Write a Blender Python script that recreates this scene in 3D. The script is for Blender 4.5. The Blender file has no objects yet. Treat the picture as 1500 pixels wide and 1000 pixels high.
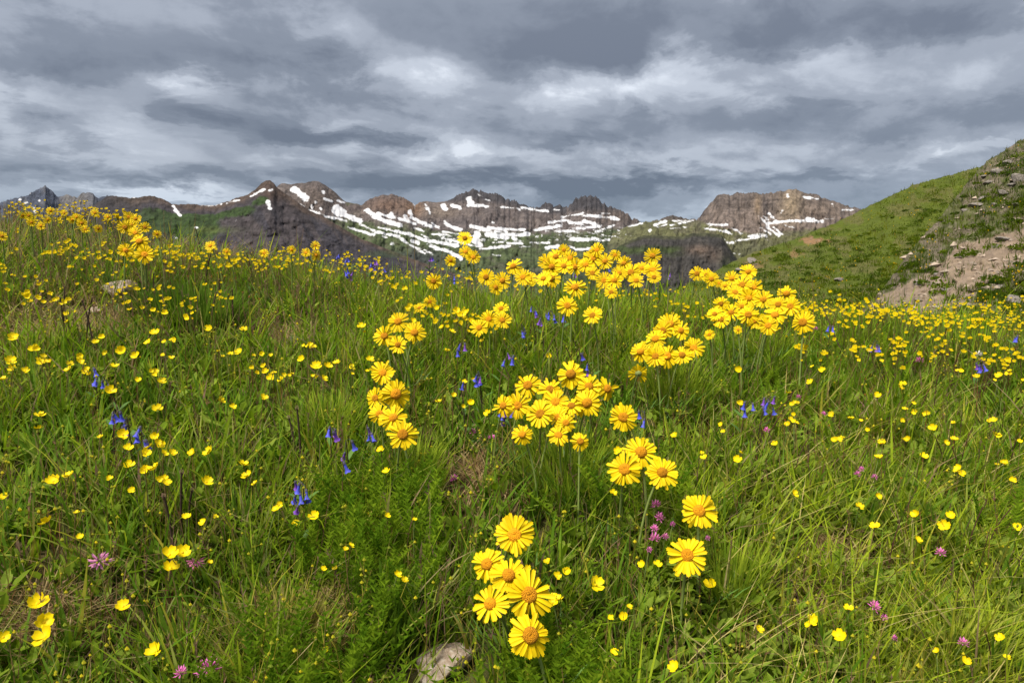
import bpy, math, random
import numpy as np
from mathutils import Vector, Matrix

SC = bpy.context.scene
COL = SC.collection
rng = np.random.default_rng(7)
random.seed(7)

# ------------------------------------------------------------------ camera
CAMZ = 1.12
PITCH = math.radians(6.56)
F = 1000.0                      # focal length in pixels of the 1500 px wide photo (24 mm)
cam_d = bpy.data.cameras.new('camera')
cam_d.lens = 24.0
cam_d.sensor_width = 36.0
cam_d.clip_start = 0.05
cam_d.clip_end = 60000
cam = bpy.data.objects.new('camera', cam_d)
COL.objects.link(cam)
cam.location = (0, 0, CAMZ)
cam.rotation_euler = (math.pi / 2 - PITCH, 0, 0)
SC.camera = cam
SC.view_settings.view_transform = 'Standard'
SC.view_settings.look = 'None'
SC.view_settings.exposure = 2.35
SC.view_settings.gamma = 1.0
SC.view_settings.use_curve_mapping = False
SC.cycles.use_denoising = True
SC.cycles.max_bounces = 6
SC.cycles.diffuse_bounces = 3
SC.cycles.transmission_bounces = 4
SC.cycles.transparent_max_bounces = 4
SC.cycles.sample_clamp_indirect = 6


def pdir(px, py):
    """direction through a photo pixel, scaled so that its y is 1"""
    cx = (np.asarray(px, float) - 750.0) / F
    cy = (500.0 - np.asarray(py, float)) / F
    cp, sp = math.cos(PITCH), math.sin(PITCH)
    y = cp + cy * sp
    z = -sp + cy * cp
    return cx / y, z / y


# ------------------------------------------------------------------ sky and sun
SUN_EL, SUN_AZ = math.radians(60), math.radians(-135)   # azimuth from +Y, clockwise seen from above
sun_dir = Vector((math.sin(SUN_AZ) * math.cos(SUN_EL), math.cos(SUN_AZ) * math.cos(SUN_EL), math.sin(SUN_EL)))
sun_d = bpy.data.lights.new('sun', 'SUN')
sun_d.energy = 1.5
sun_d.angle = math.radians(20)
sun_d.color = (1.0, 0.93, 0.81)
sun = bpy.data.objects.new('sun', sun_d)
COL.objects.link(sun)
sun.rotation_euler = sun_dir.to_track_quat('Z', 'Y').to_euler()
sun.location = (0, 0, 30)

world = bpy.data.worlds.new('World')
SC.world = world
world.use_nodes = True


def build_world():
    nt = world.node_tree
    nt.nodes.clear()
    N, L = nt.nodes, nt.links

    def node(t, **kw):
        n = N.new(t)
        for k, v in kw.items():
            setattr(n, k, v)
        return n

    def put(sock, v):
        if hasattr(v, 'is_output') or isinstance(v, bpy.types.NodeSocket):
            L.new(v, sock)
        else:
            sock.default_value = v

    def M(op, a, b=0.0, c=0.0, clamp=False):
        n = node('ShaderNodeMath', operation=op)
        n.use_clamp = clamp
        put(n.inputs[0], a)
        if len(n.inputs) > 1:
            put(n.inputs[1], b)
        if len(n.inputs) > 2:
            put(n.inputs[2], c)
        return n.outputs[0]

    def vec(x, y, z=0.0):
        n = node('ShaderNodeCombineXYZ')
        put(n.inputs[0], x); put(n.inputs[1], y); put(n.inputs[2], z)
        return n.outputs[0]

    def noise(v, scale, detail, rough, dist=0.0):
        n = node('ShaderNodeTexNoise')
        n.noise_dimensions = '3D'
        L.new(v, n.inputs['Vector'])
        n.inputs['Scale'].default_value = scale
        n.inputs['Detail'].default_value = detail
        n.inputs['Roughness'].default_value = rough
        n.inputs['Distortion'].default_value = dist
        return n.outputs['Fac']

    tc = node('ShaderNodeTexCoord')
    sep = node('ShaderNodeSeparateXYZ')
    L.new(tc.outputs['Generated'], sep.inputs[0])
    dx, dy, dz = sep.outputs
    dzp = M('MAXIMUM', dz, 0.0)
    den = M('ADD', dzp, 0.20)
    qx = M('DIVIDE', dx, den)
    qy = M('DIVIDE', dy, den)
    # wind-drawn skew, so that ragged edges lean the way they do in the photo
    qx2 = M('ADD', qx, M('MULTIPLY', qy, -0.25))
    q = vec(qx2, qy, 3.7)
    az = M('ARCTAN2', dx, dy)
    el = M('ARCSINE', dz)
    n1 = noise(q, 0.95, 9, 0.50, 0.25)
    n2 = noise(vec(M('MULTIPLY', qx2, 1.0), M('MULTIPLY', qy, 1.0), 11.3), 4.2, 9, 0.60, 0.35)
    # the same field a little towards the light: the difference models lit and shaded sides of the billows
    q3 = vec(M('ADD', qx2, -0.10), M('ADD', qy, -0.16), 3.7)
    n3 = noise(q3, 0.95, 9, 0.50, 0.25)
    n4 = noise(vec(M('MULTIPLY', az, 2.6), M('MULTIPLY', el, 4.2), 5.1), 3.6, 11, 0.60, 0.2)
    wob = M('MULTIPLY', M('SUBTRACT', n4, 0.5), 0.20)
    wob2 = M('MULTIPLY', M('SUBTRACT', n2, 0.5), 0.16)
    azw = M('ADD', M('ADD', az, wob), wob2)
    elw = M('ADD', M('ADD', el, M('MULTIPLY', wob, -0.22)), M('MULTIPLY', wob2, 0.40))

    base = M('MULTIPLY', M('SUBTRACT', n1, 0.5), 0.50)
    det = M('MULTIPLY', M('SUBTRACT', n2, 0.5), 0.34)
    emb = M('MULTIPLY', M('SUBTRACT', n1, n3), 0.9)
    mid = M('MULTIPLY', M('SUBTRACT', n4, 0.5), 0.75)
    val = M('ADD', M('ADD', M('ADD', base, det), emb), M('ADD', mid, 0.53))
    # cloud banks of this sky: (px, py, half width, half height, strength)
    banks = [
        (140, 185, 130, 42, 0.32), (285, 128, 60, 15, 0.34), (60, 125, 70, 18, 0.22), (620, 112, 110, 46, 0.16), (520, 60, 70, 26, 0.14),
        (488, 182, 50, 10, 0.32), (800, 140, 140, 28, 0.24), (920, 120, 80, 20, 0.26), (1090, 112, 130, 36, 0.26), (1200, 90, 90, 22, 0.12),
        (1390, 72, 120, 16, 0.10), (170, 30, 190, 34, 0.10), (1400, 226, 60, 7, 0.22), (250, 286, 120, 9, 0.36), (1180, 235, 200, 12, 0.10),
        (975, 315, 130, 10, 0.34), (20, 290, 60, 14, 0.22), (610, 228, 170, 7, 0.20), (690, 212, 60, 10, 0.16), (745, 222, 50, 12, 0.16), (960, 238, 90, 12, 0.20), (500, 300, 60, 5, .2),
        (360, 85, 130, 34, -0.30), (440, 192, 100, 20, -0.30), (370, 195, 60, 20, -0.2), (255, 168, 45, 14, -0.30), (215, 262, 170, 10, -0.20),
        (900, 40, 330, 44, -0.46), (1330, 35, 230, 26, -0.28), (1140, 168, 95, 22, -0.30), (930, 165, 60, 18, -0.18), (1400, 165, 170, 26, -0.16), (1290, 200, 120, 14, -0.12),
        (690, 268, 330, 12, -0.46), (880, 268, 160, 8, -0.20), (560, 206, 110, 8, -0.24), (830, 212, 90, 8, -0.22), (1170, 262, 110, 10, -0.18), (40, 215, 60, 26, -0.1),
    ]
    for (px, py, sx, sy, a) in banks:
        ux, uz = pdir(px, py)
        a0 = math.atan(float(ux))
        e0 = math.atan(float(uz) / math.sqrt(1 + float(ux) ** 2))
        cosf = 1.0 / math.sqrt(1 + float(ux) ** 2)
        sa = sx / F * cosf
        se = sy / F * cosf
        g1 = M('MULTIPLY', M('SUBTRACT', azw, a0), 1.0 / sa)
        g2 = M('MULTIPLY', M('SUBTRACT', elw, e0), 1.0 / se)
        r2 = M('ADD', M('MULTIPLY', g1, g1), M('MULTIPLY', g2, g2))
        g = M('MULTIPLY', M('POWER', 2.718, M('MULTIPLY', r2, -0.9)), a)
        val = M('ADD', val, g)
    val = M('MULTIPLY_ADD', M('SUBTRACT', val, 0.5), 1.16, 0.465)
    ramp = node('ShaderNodeValToRGB')
    L.new(M('ADD', val, 0.0, clamp=True), ramp.inputs[0])
    cr = ramp.color_ramp
    cr.interpolation = 'EASE'
    stops = [(0.0, (0.138, 0.151, 0.178)), (0.28, (0.196, 0.212, 0.242)), (0.50, (0.305, 0.322, 0.356)),
             (0.74, (0.462, 0.480, 0.515)), (1.0, (0.72, 0.735, 0.76))]
    cr.elements[0].position = 0.0
    cr.elements[1].position = 1.0
    for p, c in stops[1:-1]:
        cr.elements.new(p)
    for e, (p, c) in zip(cr.elements, stops):
        e.position = p
        e.color = (c[0] * .95, c[1] * .985, c[2] * 1.03, 1)
    # distant cloud low over the horizon is bluer through the air
    low = M('MULTIPLY', M('SUBTRACT', 1.0, M('MULTIPLY', M('MAXIMUM', el, 0.0), 1 / 0.13), clamp=True), 0.75)
    tint = node('ShaderNodeMix', data_type='RGBA', blend_type='MULTIPLY')
    put(tint.inputs[0], low)
    L.new(ramp.outputs[0], tint.inputs[6])
    tint.inputs[7].default_value = (0.76, 0.88, 1.02, 1)
    bg = node('ShaderNodeBackground')
    L.new(tint.outputs[2], bg.inputs[0])
    # overcast sky brightens towards the zenith (steeper than the CIE overcast 1 + 2 sin(elevation): thin cloud overhead)
    put(bg.inputs[1], M('MULTIPLY', M('MULTIPLY_ADD', dzp, 2.8, 1.0), 0.150))
    sky = node('ShaderNodeTexSky')
    sky.sky_type = 'NISHITA'
    sky.sun_disc = False
    sky.sun_elevation = SUN_EL
    sky.sun_rotation = SUN_AZ
    sky.altitude = 3600
    bg2 = node('ShaderNodeBackground')
    L.new(sky.outputs[0], bg2.inputs[0])
    bg2.inputs[1].default_value = 0.06
    mix = node('ShaderNodeMixShader')
    mix.inputs[0].default_value = 0.95
    L.new(bg2.outputs[0], mix.inputs[1])
    L.new(bg.outputs[0], mix.inputs[2])
    out = node('ShaderNodeOutputWorld')
    L.new(mix.outputs[0], out.inputs[0])


build_world()
world.cycles.sampling_method = 'MANUAL'
world.cycles.sample_map_resolution = 512


# ------------------------------------------------------------------ numpy noise
def _hash(ix, iy, seed):
    h = (ix.astype(np.int64) * 374761393 + iy.astype(np.int64) * 668265263 + seed * 1442695041) & 0xffffffff
    h = ((h ^ (h >> 13)) * 1274126177) & 0xffffffff
    h = (h ^ (h >> 16)) & 0xffffffff
    return h.astype(np.float64) / 4294967296.0


def vnoise(x, y, seed=0):
    x, y = np.asarray(x, float), np.asarray(y, float)
    x, y = np.broadcast_arrays(x, y)
    ix, iy = np.floor(x), np.floor(y)
    fx, fy = x - ix, y - iy
    ix = ix.astype(np.int64); iy = iy.astype(np.int64)
    u = fx * fx * fx * (fx * (fx * 6 - 15) + 10)
    v = fy * fy * fy * (fy * (fy * 6 - 15) + 10)
    a = _hash(ix, iy, seed); b = _hash(ix + 1, iy, seed)
    c = _hash(ix, iy + 1, seed); d = _hash(ix + 1, iy + 1, seed)
    return (a * (1 - u) + b * u) * (1 - v) + (c * (1 - u) + d * u) * v


def fbm(x, y, seed=0, octv=5, rough=0.5):
    s, a, t = 0.0, 1.0, 0.0
    for o in range(octv):
        s = s + a * vnoise(x * 2 ** o + o * 17.3, y * 2 ** o + o * 9.1, seed + o)
        t += a
        a *= rough
    return s / t


def ridged(x, y, seed=0, octv=5, rough=0.55):
    s, a, t = 0.0, 1.0, 0.0
    for o in range(octv):
        n = 1 - np.abs(2 * vnoise(x * 2 ** o + o * 5.3, y * 2 ** o + o * 19.1, seed + o) - 1)
        s = s + a * n
        t += a
        a *= rough
    return s / t


def sstep(a, b, x):
    t = np.clip((np.asarray(x, float) - a) / (b - a), 0, 1)
    return t * t * (3 - 2 * t)


# ------------------------------------------------------------------ mesh helpers
def tag(o, label=None, cat=None, group=None, kind=None):
    if label: o['label'] = label
    if cat: o['category'] = cat
    if group: o['group'] = group
    if kind: o['kind'] = kind
    return o


def mesh_np(name, verts, faces, col=None, smooth=False, extra=None):
    """faces: int array (n,3) or (n,4)"""
    verts = np.ascontiguousarray(verts, np.float32)
    faces = np.ascontiguousarray(faces, np.int32)
    me = bpy.data.meshes.new(name)
    me.vertices.add(len(verts))
    me.vertices.foreach_set('co', verts.ravel())
    k = faces.shape[1]
    me.loops.add(faces.size)
    me.loops.foreach_set('vertex_index', faces.ravel())
    me.polygons.add(len(faces))
    me.polygons.foreach_set('loop_start', np.arange(0, faces.size, k, dtype=np.int32))
    me.polygons.foreach_set('loop_total', np.full(len(faces), k, np.int32))
    me.polygons.foreach_set('use_smooth', np.full(len(faces), smooth, bool))
    if col is not None:
        a = me.attributes.new('Col', 'FLOAT_COLOR', 'POINT')
        c4 = np.ones((len(verts), 4), np.float32)
        c4[:, :3] = col
        a.data.foreach_set('color', c4.ravel())
    for k2, v in (extra or {}).items():
        a = me.attributes.new(k2, 'FLOAT', 'POINT')
        a.data.foreach_set('value', np.ascontiguousarray(v, np.float32).ravel())
    me.update()
    return me


def link(name, me, mat=None, parent=None):
    o = bpy.data.objects.new(name, me)
    COL.objects.link(o)
    if parent is not None:
        o.parent = parent
    if mat is not None and me is not None and len(me.materials) == 0:
        me.materials.append(mat)
    return o


def empty(name, loc):
    o = bpy.data.objects.new(name, None)
    o.empty_display_size = 0.02
    COL.objects.link(o)
    o.location = loc
    return o


# ------------------------------------------------------------------ materials
def new_mat(name):
    m = bpy.data.materials.new(name)
    m.use_nodes = True
    nt = m.node_tree
    nt.nodes.clear()
    return m, nt


def nnode(nt, t, **kw):
    n = nt.nodes.new(t)
    for k, v in kw.items():
        setattr(n, k, v)
    return n


def foliage_mat(name, color=None, transl=0.3, rough=0.55, spec=0.25, var=0.25, vscale=60.0):
    """leaf or petal: diffuse + translucent, colour from the Col attribute or fixed, with fine noise"""
    m, nt = new_mat(name)
    L = nt.links
    out = nnode(nt, 'ShaderNodeOutputMaterial')
    p = nnode(nt, 'ShaderNodeBsdfPrincipled')
    p.inputs['Roughness'].default_value = rough
    p.inputs['Specular IOR Level'].default_value = spec
    t = nnode(nt, 'ShaderNodeBsdfTranslucent')
    mx = nnode(nt, 'ShaderNodeMixShader')
    mx.inputs[0].default_value = transl
    L.new(p.outputs[0], mx.inputs[1]); L.new(t.outputs[0], mx.inputs[2]); L.new(mx.outputs[0], out.inputs[0])
    if color is None:
        a = nnode(nt, 'ShaderNodeAttribute', attribute_name='Col')
        src = a.outputs['Color']
    else:
        a = nnode(nt, 'ShaderNodeRGB')
        a.outputs[0].default_value = (*color, 1)
        oi = nnode(nt, 'ShaderNodeObjectInfo')
        hs = nnode(nt, 'ShaderNodeHueSaturation')
        mr = nnode(nt, 'ShaderNodeMapRange')
        L.new(oi.outputs['Random'], mr.inputs[0])
        mr.inputs[3].default_value = 0.86; mr.inputs[4].default_value = 1.12
        L.new(mr.outputs[0], hs.inputs['Value'])
        L.new(a.outputs[0], hs.inputs['Color'])
        src = hs.outputs[0]
    tc = nnode(nt, 'ShaderNodeTexCoord')
    no = nnode(nt, 'ShaderNodeTexNoise')
    no.inputs['Scale'].default_value = vscale
    no.inputs['Detail'].default_value = 3
    L.new(tc.outputs['Object'], no.inputs['Vector'])
    mr2 = nnode(nt, 'ShaderNodeMapRange')
    mr2.inputs[3].default_value = 1 - var; mr2.inputs[4].default_value = 1 + var
    L.new(no.outputs['Fac'], mr2.inputs[0])
    mul = nnode(nt, 'ShaderNodeMix', data_type='RGBA', blend_type='MULTIPLY')
    mul.inputs[0].default_value = 1
    L.new(src, mul.inputs[6]); L.new(mr2.outputs[0], mul.inputs[7])
    L.new(mul.outputs[2], p.inputs['Base Color']); L.new(mul.outputs[2], t.inputs['Color'])
    return m


def ground_mat():
    m, nt = new_mat('soil_and_litter')
    L = nt.links
    out = nnode(nt, 'ShaderNodeOutputMaterial')
    p = nnode(nt, 'ShaderNodeBsdfPrincipled')
    p.inputs['Roughness'].default_value = 0.95
    p.inputs['Specular IOR Level'].default_value = 0.1
    L.new(p.outputs[0], out.inputs[0])
    tc = nnode(nt, 'ShaderNodeTexCoord')
    n1 = nnode(nt, 'ShaderNodeTexNoise'); n1.inputs['Scale'].default_value = 45; n1.inputs['Detail'].default_value = 8
    n2 = nnode(nt, 'ShaderNodeTexNoise'); n2.inputs['Scale'].default_value = 2.2; n2.inputs['Detail'].default_value = 5
    L.new(tc.outputs['Object'], n1.inputs['Vector']); L.new(tc.outputs['Object'], n2.inputs['Vector'])
    r1 = nnode(nt, 'ShaderNodeValToRGB')
    r1.color_ramp.elements[0].position = 0.3; r1.color_ramp.elements[0].color = (0.020, 0.015, 0.008, 1)
    r1.color_ramp.elements[1].position = 0.75; r1.color_ramp.elements[1].color = (0.11, 0.072, 0.038, 1)
    r2 = nnode(nt, 'ShaderNodeValToRGB')
    r2.color_ramp.elements[0].position = 0.42; r2.color_ramp.elements[0].color = (0.045, 0.075, 0.010, 1)
    r2.color_ramp.elements[1].position = 0.62; r2.color_ramp.elements[1].color = (0.10, 0.080, 0.030, 1)
    L.new(n1.outputs[0], r1.inputs[0]); L.new(n2.outputs[0], r2.inputs[0])
    mx = nnode(nt, 'ShaderNodeMix', data_type='RGBA')
    mx.inputs[0].default_value = 0.45
    L.new(r1.outputs[0], mx.inputs[6]); L.new(r2.outputs[0], mx.inputs[7])
    L.new(mx.outputs[2], p.inputs['Base Color'])
    bu = nnode(nt, 'ShaderNodeBump'); bu.inputs['Strength'].default_value = 0.8; bu.inputs['Distance'].default_value = 0.02
    L.new(n1.outputs[0], bu.inputs['Height']); L.new(bu.outputs[0], p.inputs['Normal'])
    return m


def rock_terrain_mat(name, scale, bump_dist, var=0.5):
    """far terrain: colour of the place from the Col attribute, snow patches from the snow attribute"""
    m, nt = new_mat(name)
    L = nt.links
    out = nnode(nt, 'ShaderNodeOutputMaterial')
    p = nnode(nt, 'ShaderNodeBsdfPrincipled')
    p.inputs['Roughness'].default_value = 0.9
    p.inputs['Specular IOR Level'].default_value = 0.15
    L.new(p.outputs[0], out.inputs[0])
    a = nnode(nt, 'ShaderNodeAttribute', attribute_name='Col')
    s = nnode(nt, 'ShaderNodeAttribute', attribute_name='snow')
    tc = nnode(nt, 'ShaderNodeTexCoord')
    no = nnode(nt, 'ShaderNodeTexNoise')
    no.inputs['Scale'].default_value = scale; no.inputs['Detail'].default_value = 8; no.inputs['Roughness'].default_value = 0.72
    L.new(tc.outputs['Object'], no.inputs['Vector'])
    mr = nnode(nt, 'ShaderNodeMapRange')
    mr.inputs[1].default_value = 0.25; mr.inputs[2].default_value = 0.75
    mr.inputs[3].default_value = 1 - var; mr.inputs[4].default_value = 1 + var
    L.new(no.outputs[0], mr.inputs[0])
    mul = nnode(nt, 'ShaderNodeMix', data_type='RGBA', blend_type='MULTIPLY')
    mul.inputs[0].default_value = 1
    L.new(a.outputs['Color'], mul.inputs[6]); L.new(mr.outputs[0], mul.inputs[7])
    # snow edge: signed distance in the attribute, frayed by noise
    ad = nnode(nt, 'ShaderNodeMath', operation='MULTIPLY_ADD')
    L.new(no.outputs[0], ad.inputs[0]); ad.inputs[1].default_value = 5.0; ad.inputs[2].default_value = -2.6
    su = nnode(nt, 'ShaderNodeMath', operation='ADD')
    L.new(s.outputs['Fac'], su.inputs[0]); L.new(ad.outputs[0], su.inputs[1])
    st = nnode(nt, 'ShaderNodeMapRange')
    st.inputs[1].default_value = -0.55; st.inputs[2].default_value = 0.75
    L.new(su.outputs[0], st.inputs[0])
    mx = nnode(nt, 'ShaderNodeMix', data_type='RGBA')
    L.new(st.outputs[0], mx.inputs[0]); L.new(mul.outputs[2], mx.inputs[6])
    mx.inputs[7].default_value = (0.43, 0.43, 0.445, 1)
    L.new(mx.outputs[2], p.inputs['Base Color'])
    bu = nnode(nt, 'ShaderNodeBump'); bu.inputs['Strength'].default_value = 0.7; bu.inputs['Distance'].default_value = bump_dist
    L.new(no.outputs[0], bu.inputs['Height']); L.new(bu.outputs[0], p.inputs['Normal'])
    iv = nnode(nt, 'ShaderNodeMath', operation='MULTIPLY_ADD')      # snow lies smooth over the broken rock
    L.new(st.outputs[0], iv.inputs[0]); iv.inputs[1].default_value = -0.65; iv.inputs[2].default_value = 0.7
    L.new(iv.outputs[0], bu.inputs['Strength'])
    return m


def stone_mat(name, c1, c2, c3):
    m, nt = new_mat(name)
    L = nt.links
    out = nnode(nt, 'ShaderNodeOutputMaterial')
    p = nnode(nt, 'ShaderNodeBsdfPrincipled')
    p.inputs['Roughness'].default_value = 0.88
    p.inputs['Specular IOR Level'].default_value = 0.2
    L.new(p.outputs[0], out.inputs[0])
    tc = nnode(nt, 'ShaderNodeTexCoord')
    no = nnode(nt, 'ShaderNodeTexNoise'); no.inputs['Scale'].default_value = 5; no.inputs['Detail'].default_value = 9
    no.inputs['Roughness'].default_value = 0.7
    L.new(tc.outputs['Object'], no.inputs['Vector'])
    r = nnode(nt, 'ShaderNodeValToRGB')
    r.color_ramp.elements[0].position = 0.32; r.color_ramp.elements[0].color = (*c1, 1)
    r.color_ramp.elements[1].position = 0.68; r.color_ramp.elements[1].color = (*c3, 1)
    e = r.color_ramp.elements.new(0.5); e.color = (*c2, 1)
    L.new(no.outputs[0], r.inputs[0]); L.new(r.outputs[0], p.inputs['Base Color'])
    bu = nnode(nt, 'ShaderNodeBump'); bu.inputs['Strength'].default_value = 0.6; bu.inputs['Distance'].default_value = 0.05
    L.new(no.outputs[0], bu.inputs['Height']); L.new(bu.outputs[0], p.inputs['Normal'])
    return m


def disc_mat():
    m, nt = new_mat('disc_florets')
    L = nt.links
    out = nnode(nt, 'ShaderNodeOutputMaterial')
    p = nnode(nt, 'ShaderNodeBsdfPrincipled')
    p.inputs['Roughness'].default_value = 0.75
    p.inputs['Specular IOR Level'].default_value = 0.2
    L.new(p.outputs[0], out.inputs[0])
    tc = nnode(nt, 'ShaderNodeTexCoord')
    vo = nnode(nt, 'ShaderNodeTexVoronoi'); vo.inputs['Scale'].default_value = 22
    L.new(tc.outputs['Object'], vo.inputs['Vector'])
    r = nnode(nt, 'ShaderNodeValToRGB')
    r.color_ramp.elements[0].position = 0.0; r.color_ramp.elements[0].color = (0.88, 0.41, 0.008, 1)
    r.color_ramp.elements[1].position = 0.75; r.color_ramp.elements[1].color = (0.58, 0.22, 0.004, 1)
    L.new(vo.outputs['Distance'], r.inputs[0])
    oi = nnode(nt, 'ShaderNodeObjectInfo')
    mr = nnode(nt, 'ShaderNodeMapRange'); mr.inputs[3].default_value = 0.62; mr.inputs[4].default_value = 1.2
    L.new(oi.outputs['Random'], mr.inputs[0])
    mul = nnode(nt, 'ShaderNodeMix', data_type='RGBA', blend_type='MULTIPLY'); mul.inputs[0].default_value = 1
    L.new(r.outputs[0], mul.inputs[6]); L.new(mr.outputs[0], mul.inputs[7])
    L.new(mul.outputs[2], p.inputs['Base Color'])
    bu = nnode(nt, 'ShaderNodeBump'); bu.inputs['Strength'].default_value = 0.6; bu.inputs['Distance'].default_value = 0.02
    bu.invert = True
    L.new(vo.outputs['Distance'], bu.inputs['Height']); L.new(bu.outputs[0], p.inputs['Normal'])
    return m


M_GROUND = ground_mat()
M_GRASS = foliage_mat('grass_blade', None, 0.46, 0.65, 0.08, 0.15, 30)
M_PETAL = foliage_mat('yellow_petal', (0.72, 0.505, 0.004), 0.22, 0.6, 0.12, 0.10, 3)
M_BUTTER = foliage_mat('buttercup_petal', (0.70, 0.53, 0.003), 0.20, 0.5, 0.12, 0.08, 3)
M_BUTTER_C = foliage_mat('buttercup_centre', (0.62, 0.42, 0.01), 0.1, 0.7, 0.1, 0.2, 6)
M_STEM = foliage_mat('green_stem', (0.17, 0.22, 0.055), 0.1, 0.7, 0.15, 0.2, 40)
M_STEM_R = foliage_mat('reddish_stem', (0.16, 0.11, 0.04), 0.1, 0.7, 0.15, 0.25, 40)
M_BRACT = foliage_mat('woolly_bract', (0.20, 0.24, 0.08), 0.1, 0.9, 0.05, 0.25, 30)
M_LEAF = foliage_mat('sunflower_leaf', (0.075, 0.15, 0.022), 0.25, 0.55, 0.25, 0.2, 30)
M_DISC = disc_mat()
M_BELL = foliage_mat('blue_bell', (0.085, 0.095, 0.56), 0.25, 0.5, 0.2, 0.25, 60)
M_BELL_P = foliage_mat('violet_bell', (0.19, 0.07, 0.42), 0.25, 0.5, 0.2, 0.25, 60)
M_CALYX = foliage_mat('dark_calyx', (0.075, 0.07, 0.10), 0.1, 0.7, 0.1, 0.25, 60)
M_CLOVER = foliage_mat('pink_floret', (0.68, 0.17, 0.46), 0.25, 0.6, 0.15, 0.25, 40)
M_CLOVER_D = foliage_mat('dusky_floret', (0.40, 0.12, 0.22), 0.2, 0.7, 0.1, 0.3, 40)
M_CLOVER_M = foliage_mat('mauve_floret', (0.44, 0.17, 0.30), 0.2, 0.7, 0.1, 0.3, 40)
M_CLOVER_W = foliage_mat('white_floret', (0.75, 0.70, 0.68), 0.2, 0.7, 0.1, 0.1, 40)
M_DEAD = foliage_mat('dead_stalk', (0.055, 0.036, 0.024), 0.0, 0.85, 0.1, 0.4, 50)
M_DEADH = foliage_mat('dry_seed_head', (0.16, 0.10, 0.07), 0.0, 0.9, 0.05, 0.4, 60)
M_SEDGE = foliage_mat('dark_sedge', (0.060, 0.026, 0.018), 0.0, 0.85, 0.1, 0.4, 70)
M_RUST = foliage_mat('rust_seed_head', (0.34, 0.075, 0.018), 0.05, 0.85, 0.05, 0.3, 70)
M_STONE = stone_mat('pale_stone', (0.20, 0.14, 0.10), (0.36, 0.28, 0.21), (0.52, 0.46, 0.40))
M_STONE2 = stone_mat('grey_stone', (0.075, 0.066, 0.060), (0.155, 0.135, 0.115), (0.26, 0.235, 0.21))
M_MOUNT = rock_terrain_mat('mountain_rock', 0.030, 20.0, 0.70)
M_HILL = rock_terrain_mat('hill_soil', 2.6, 0.10, 0.5)

# ------------------------------------------------------------------ ground of the knoll
_PY = np.array([-400, -60, -8, -3, 0, .5, 1, 1.5, 2, 2.5, 3, 3.5, 4, 5, 7, 10, 20, 50, 150, 500, 2000, 30000.])
_PZ = np.array([-60, -14, -3.4, -1.9, -1.14, -.97, -.78, -.56, -.41, -.30, -.245, -.265, -.35, -.64, -1.5, -3.2, -8, -22, -60, -140, -190, -260.])


def _smooth_profile(y):
    # light smoothing of the piecewise profile near the crest
    y = np.asarray(y, float)
    h = 0.22
    return (np.interp(y - h, _PY, _PZ) + 2 * np.interp(y, _PY, _PZ) + np.interp(y + h, _PY, _PZ)) / 4


def ground(x, y):
    """height above the camera level (negative below)"""
    x = np.asarray(x, float); y = np.asarray(y, float)
    z = _smooth_profile(y)
    xt = np.clip(x, -9, 9)
    z = z + np.where(xt < 0, -0.095 * xt, -0.055 * xt) * np.exp(-(np.maximum(np.abs(y) - 6, 0) / 8) ** 2)
    z = z + 0.33 * np.exp(-((x + 3.05) / 1.25) ** 2 - ((y - 5.0) / 1.6) ** 2)
    near = np.exp(-(np.hypot(x, y - 2) / 9) ** 2)
    z = z + near * (0.11 * (fbm(x * 1.4 + 31, y * 1.4 + 7, 3, 4) - 0.5) + 0.03 * (vnoise(x * 6, y * 6, 9) - 0.5))
    far = 1 - near
    z = z + far * (fbm(x * 0.05 + 3, y * 0.05, 5, 4) - 0.5) * np.minimum(np.hypot(x, y) * 0.06, 30)
    return z


def build_ground():
    fine = np.arange(-7, 7.001, 0.085)
    geo = 7.0 * np.exp(np.linspace(0.06, math.log(26000 / 7.0), 46))
    xs = np.concatenate([-geo[::-1], fine, geo])
    yf = np.arange(-3, 9.001, 0.085)
    ygeo = 9.0 * np.exp(np.linspace(0.05, math.log(26000 / 9.0), 52))
    yb = -3.0 * np.exp(np.linspace(0.2, math.log(900 / 3.0), 16))
    ys = np.concatenate([yb[::-1], yf, ygeo])
    X, Y = np.meshgrid(xs, ys)
    Z = ground(X, Y) + CAMZ
    nx, ny = len(xs), len(ys)
    idx = np.arange(nx * ny).reshape(ny, nx)
    f = np.stack([idx[:-1, :-1], idx[:-1, 1:], idx[1:, 1:], idx[1:, :-1]], -1).reshape(-1, 4)
    me = mesh_np('ground', np.stack([X, Y, Z], -1).reshape(-1, 3), f, smooth=True)
    o = link('ground', me, M_GROUND)
    tag(o, 'brown soil and green turf of the alpine knoll under the meadow', 'ground', kind='structure')


build_ground()

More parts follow.
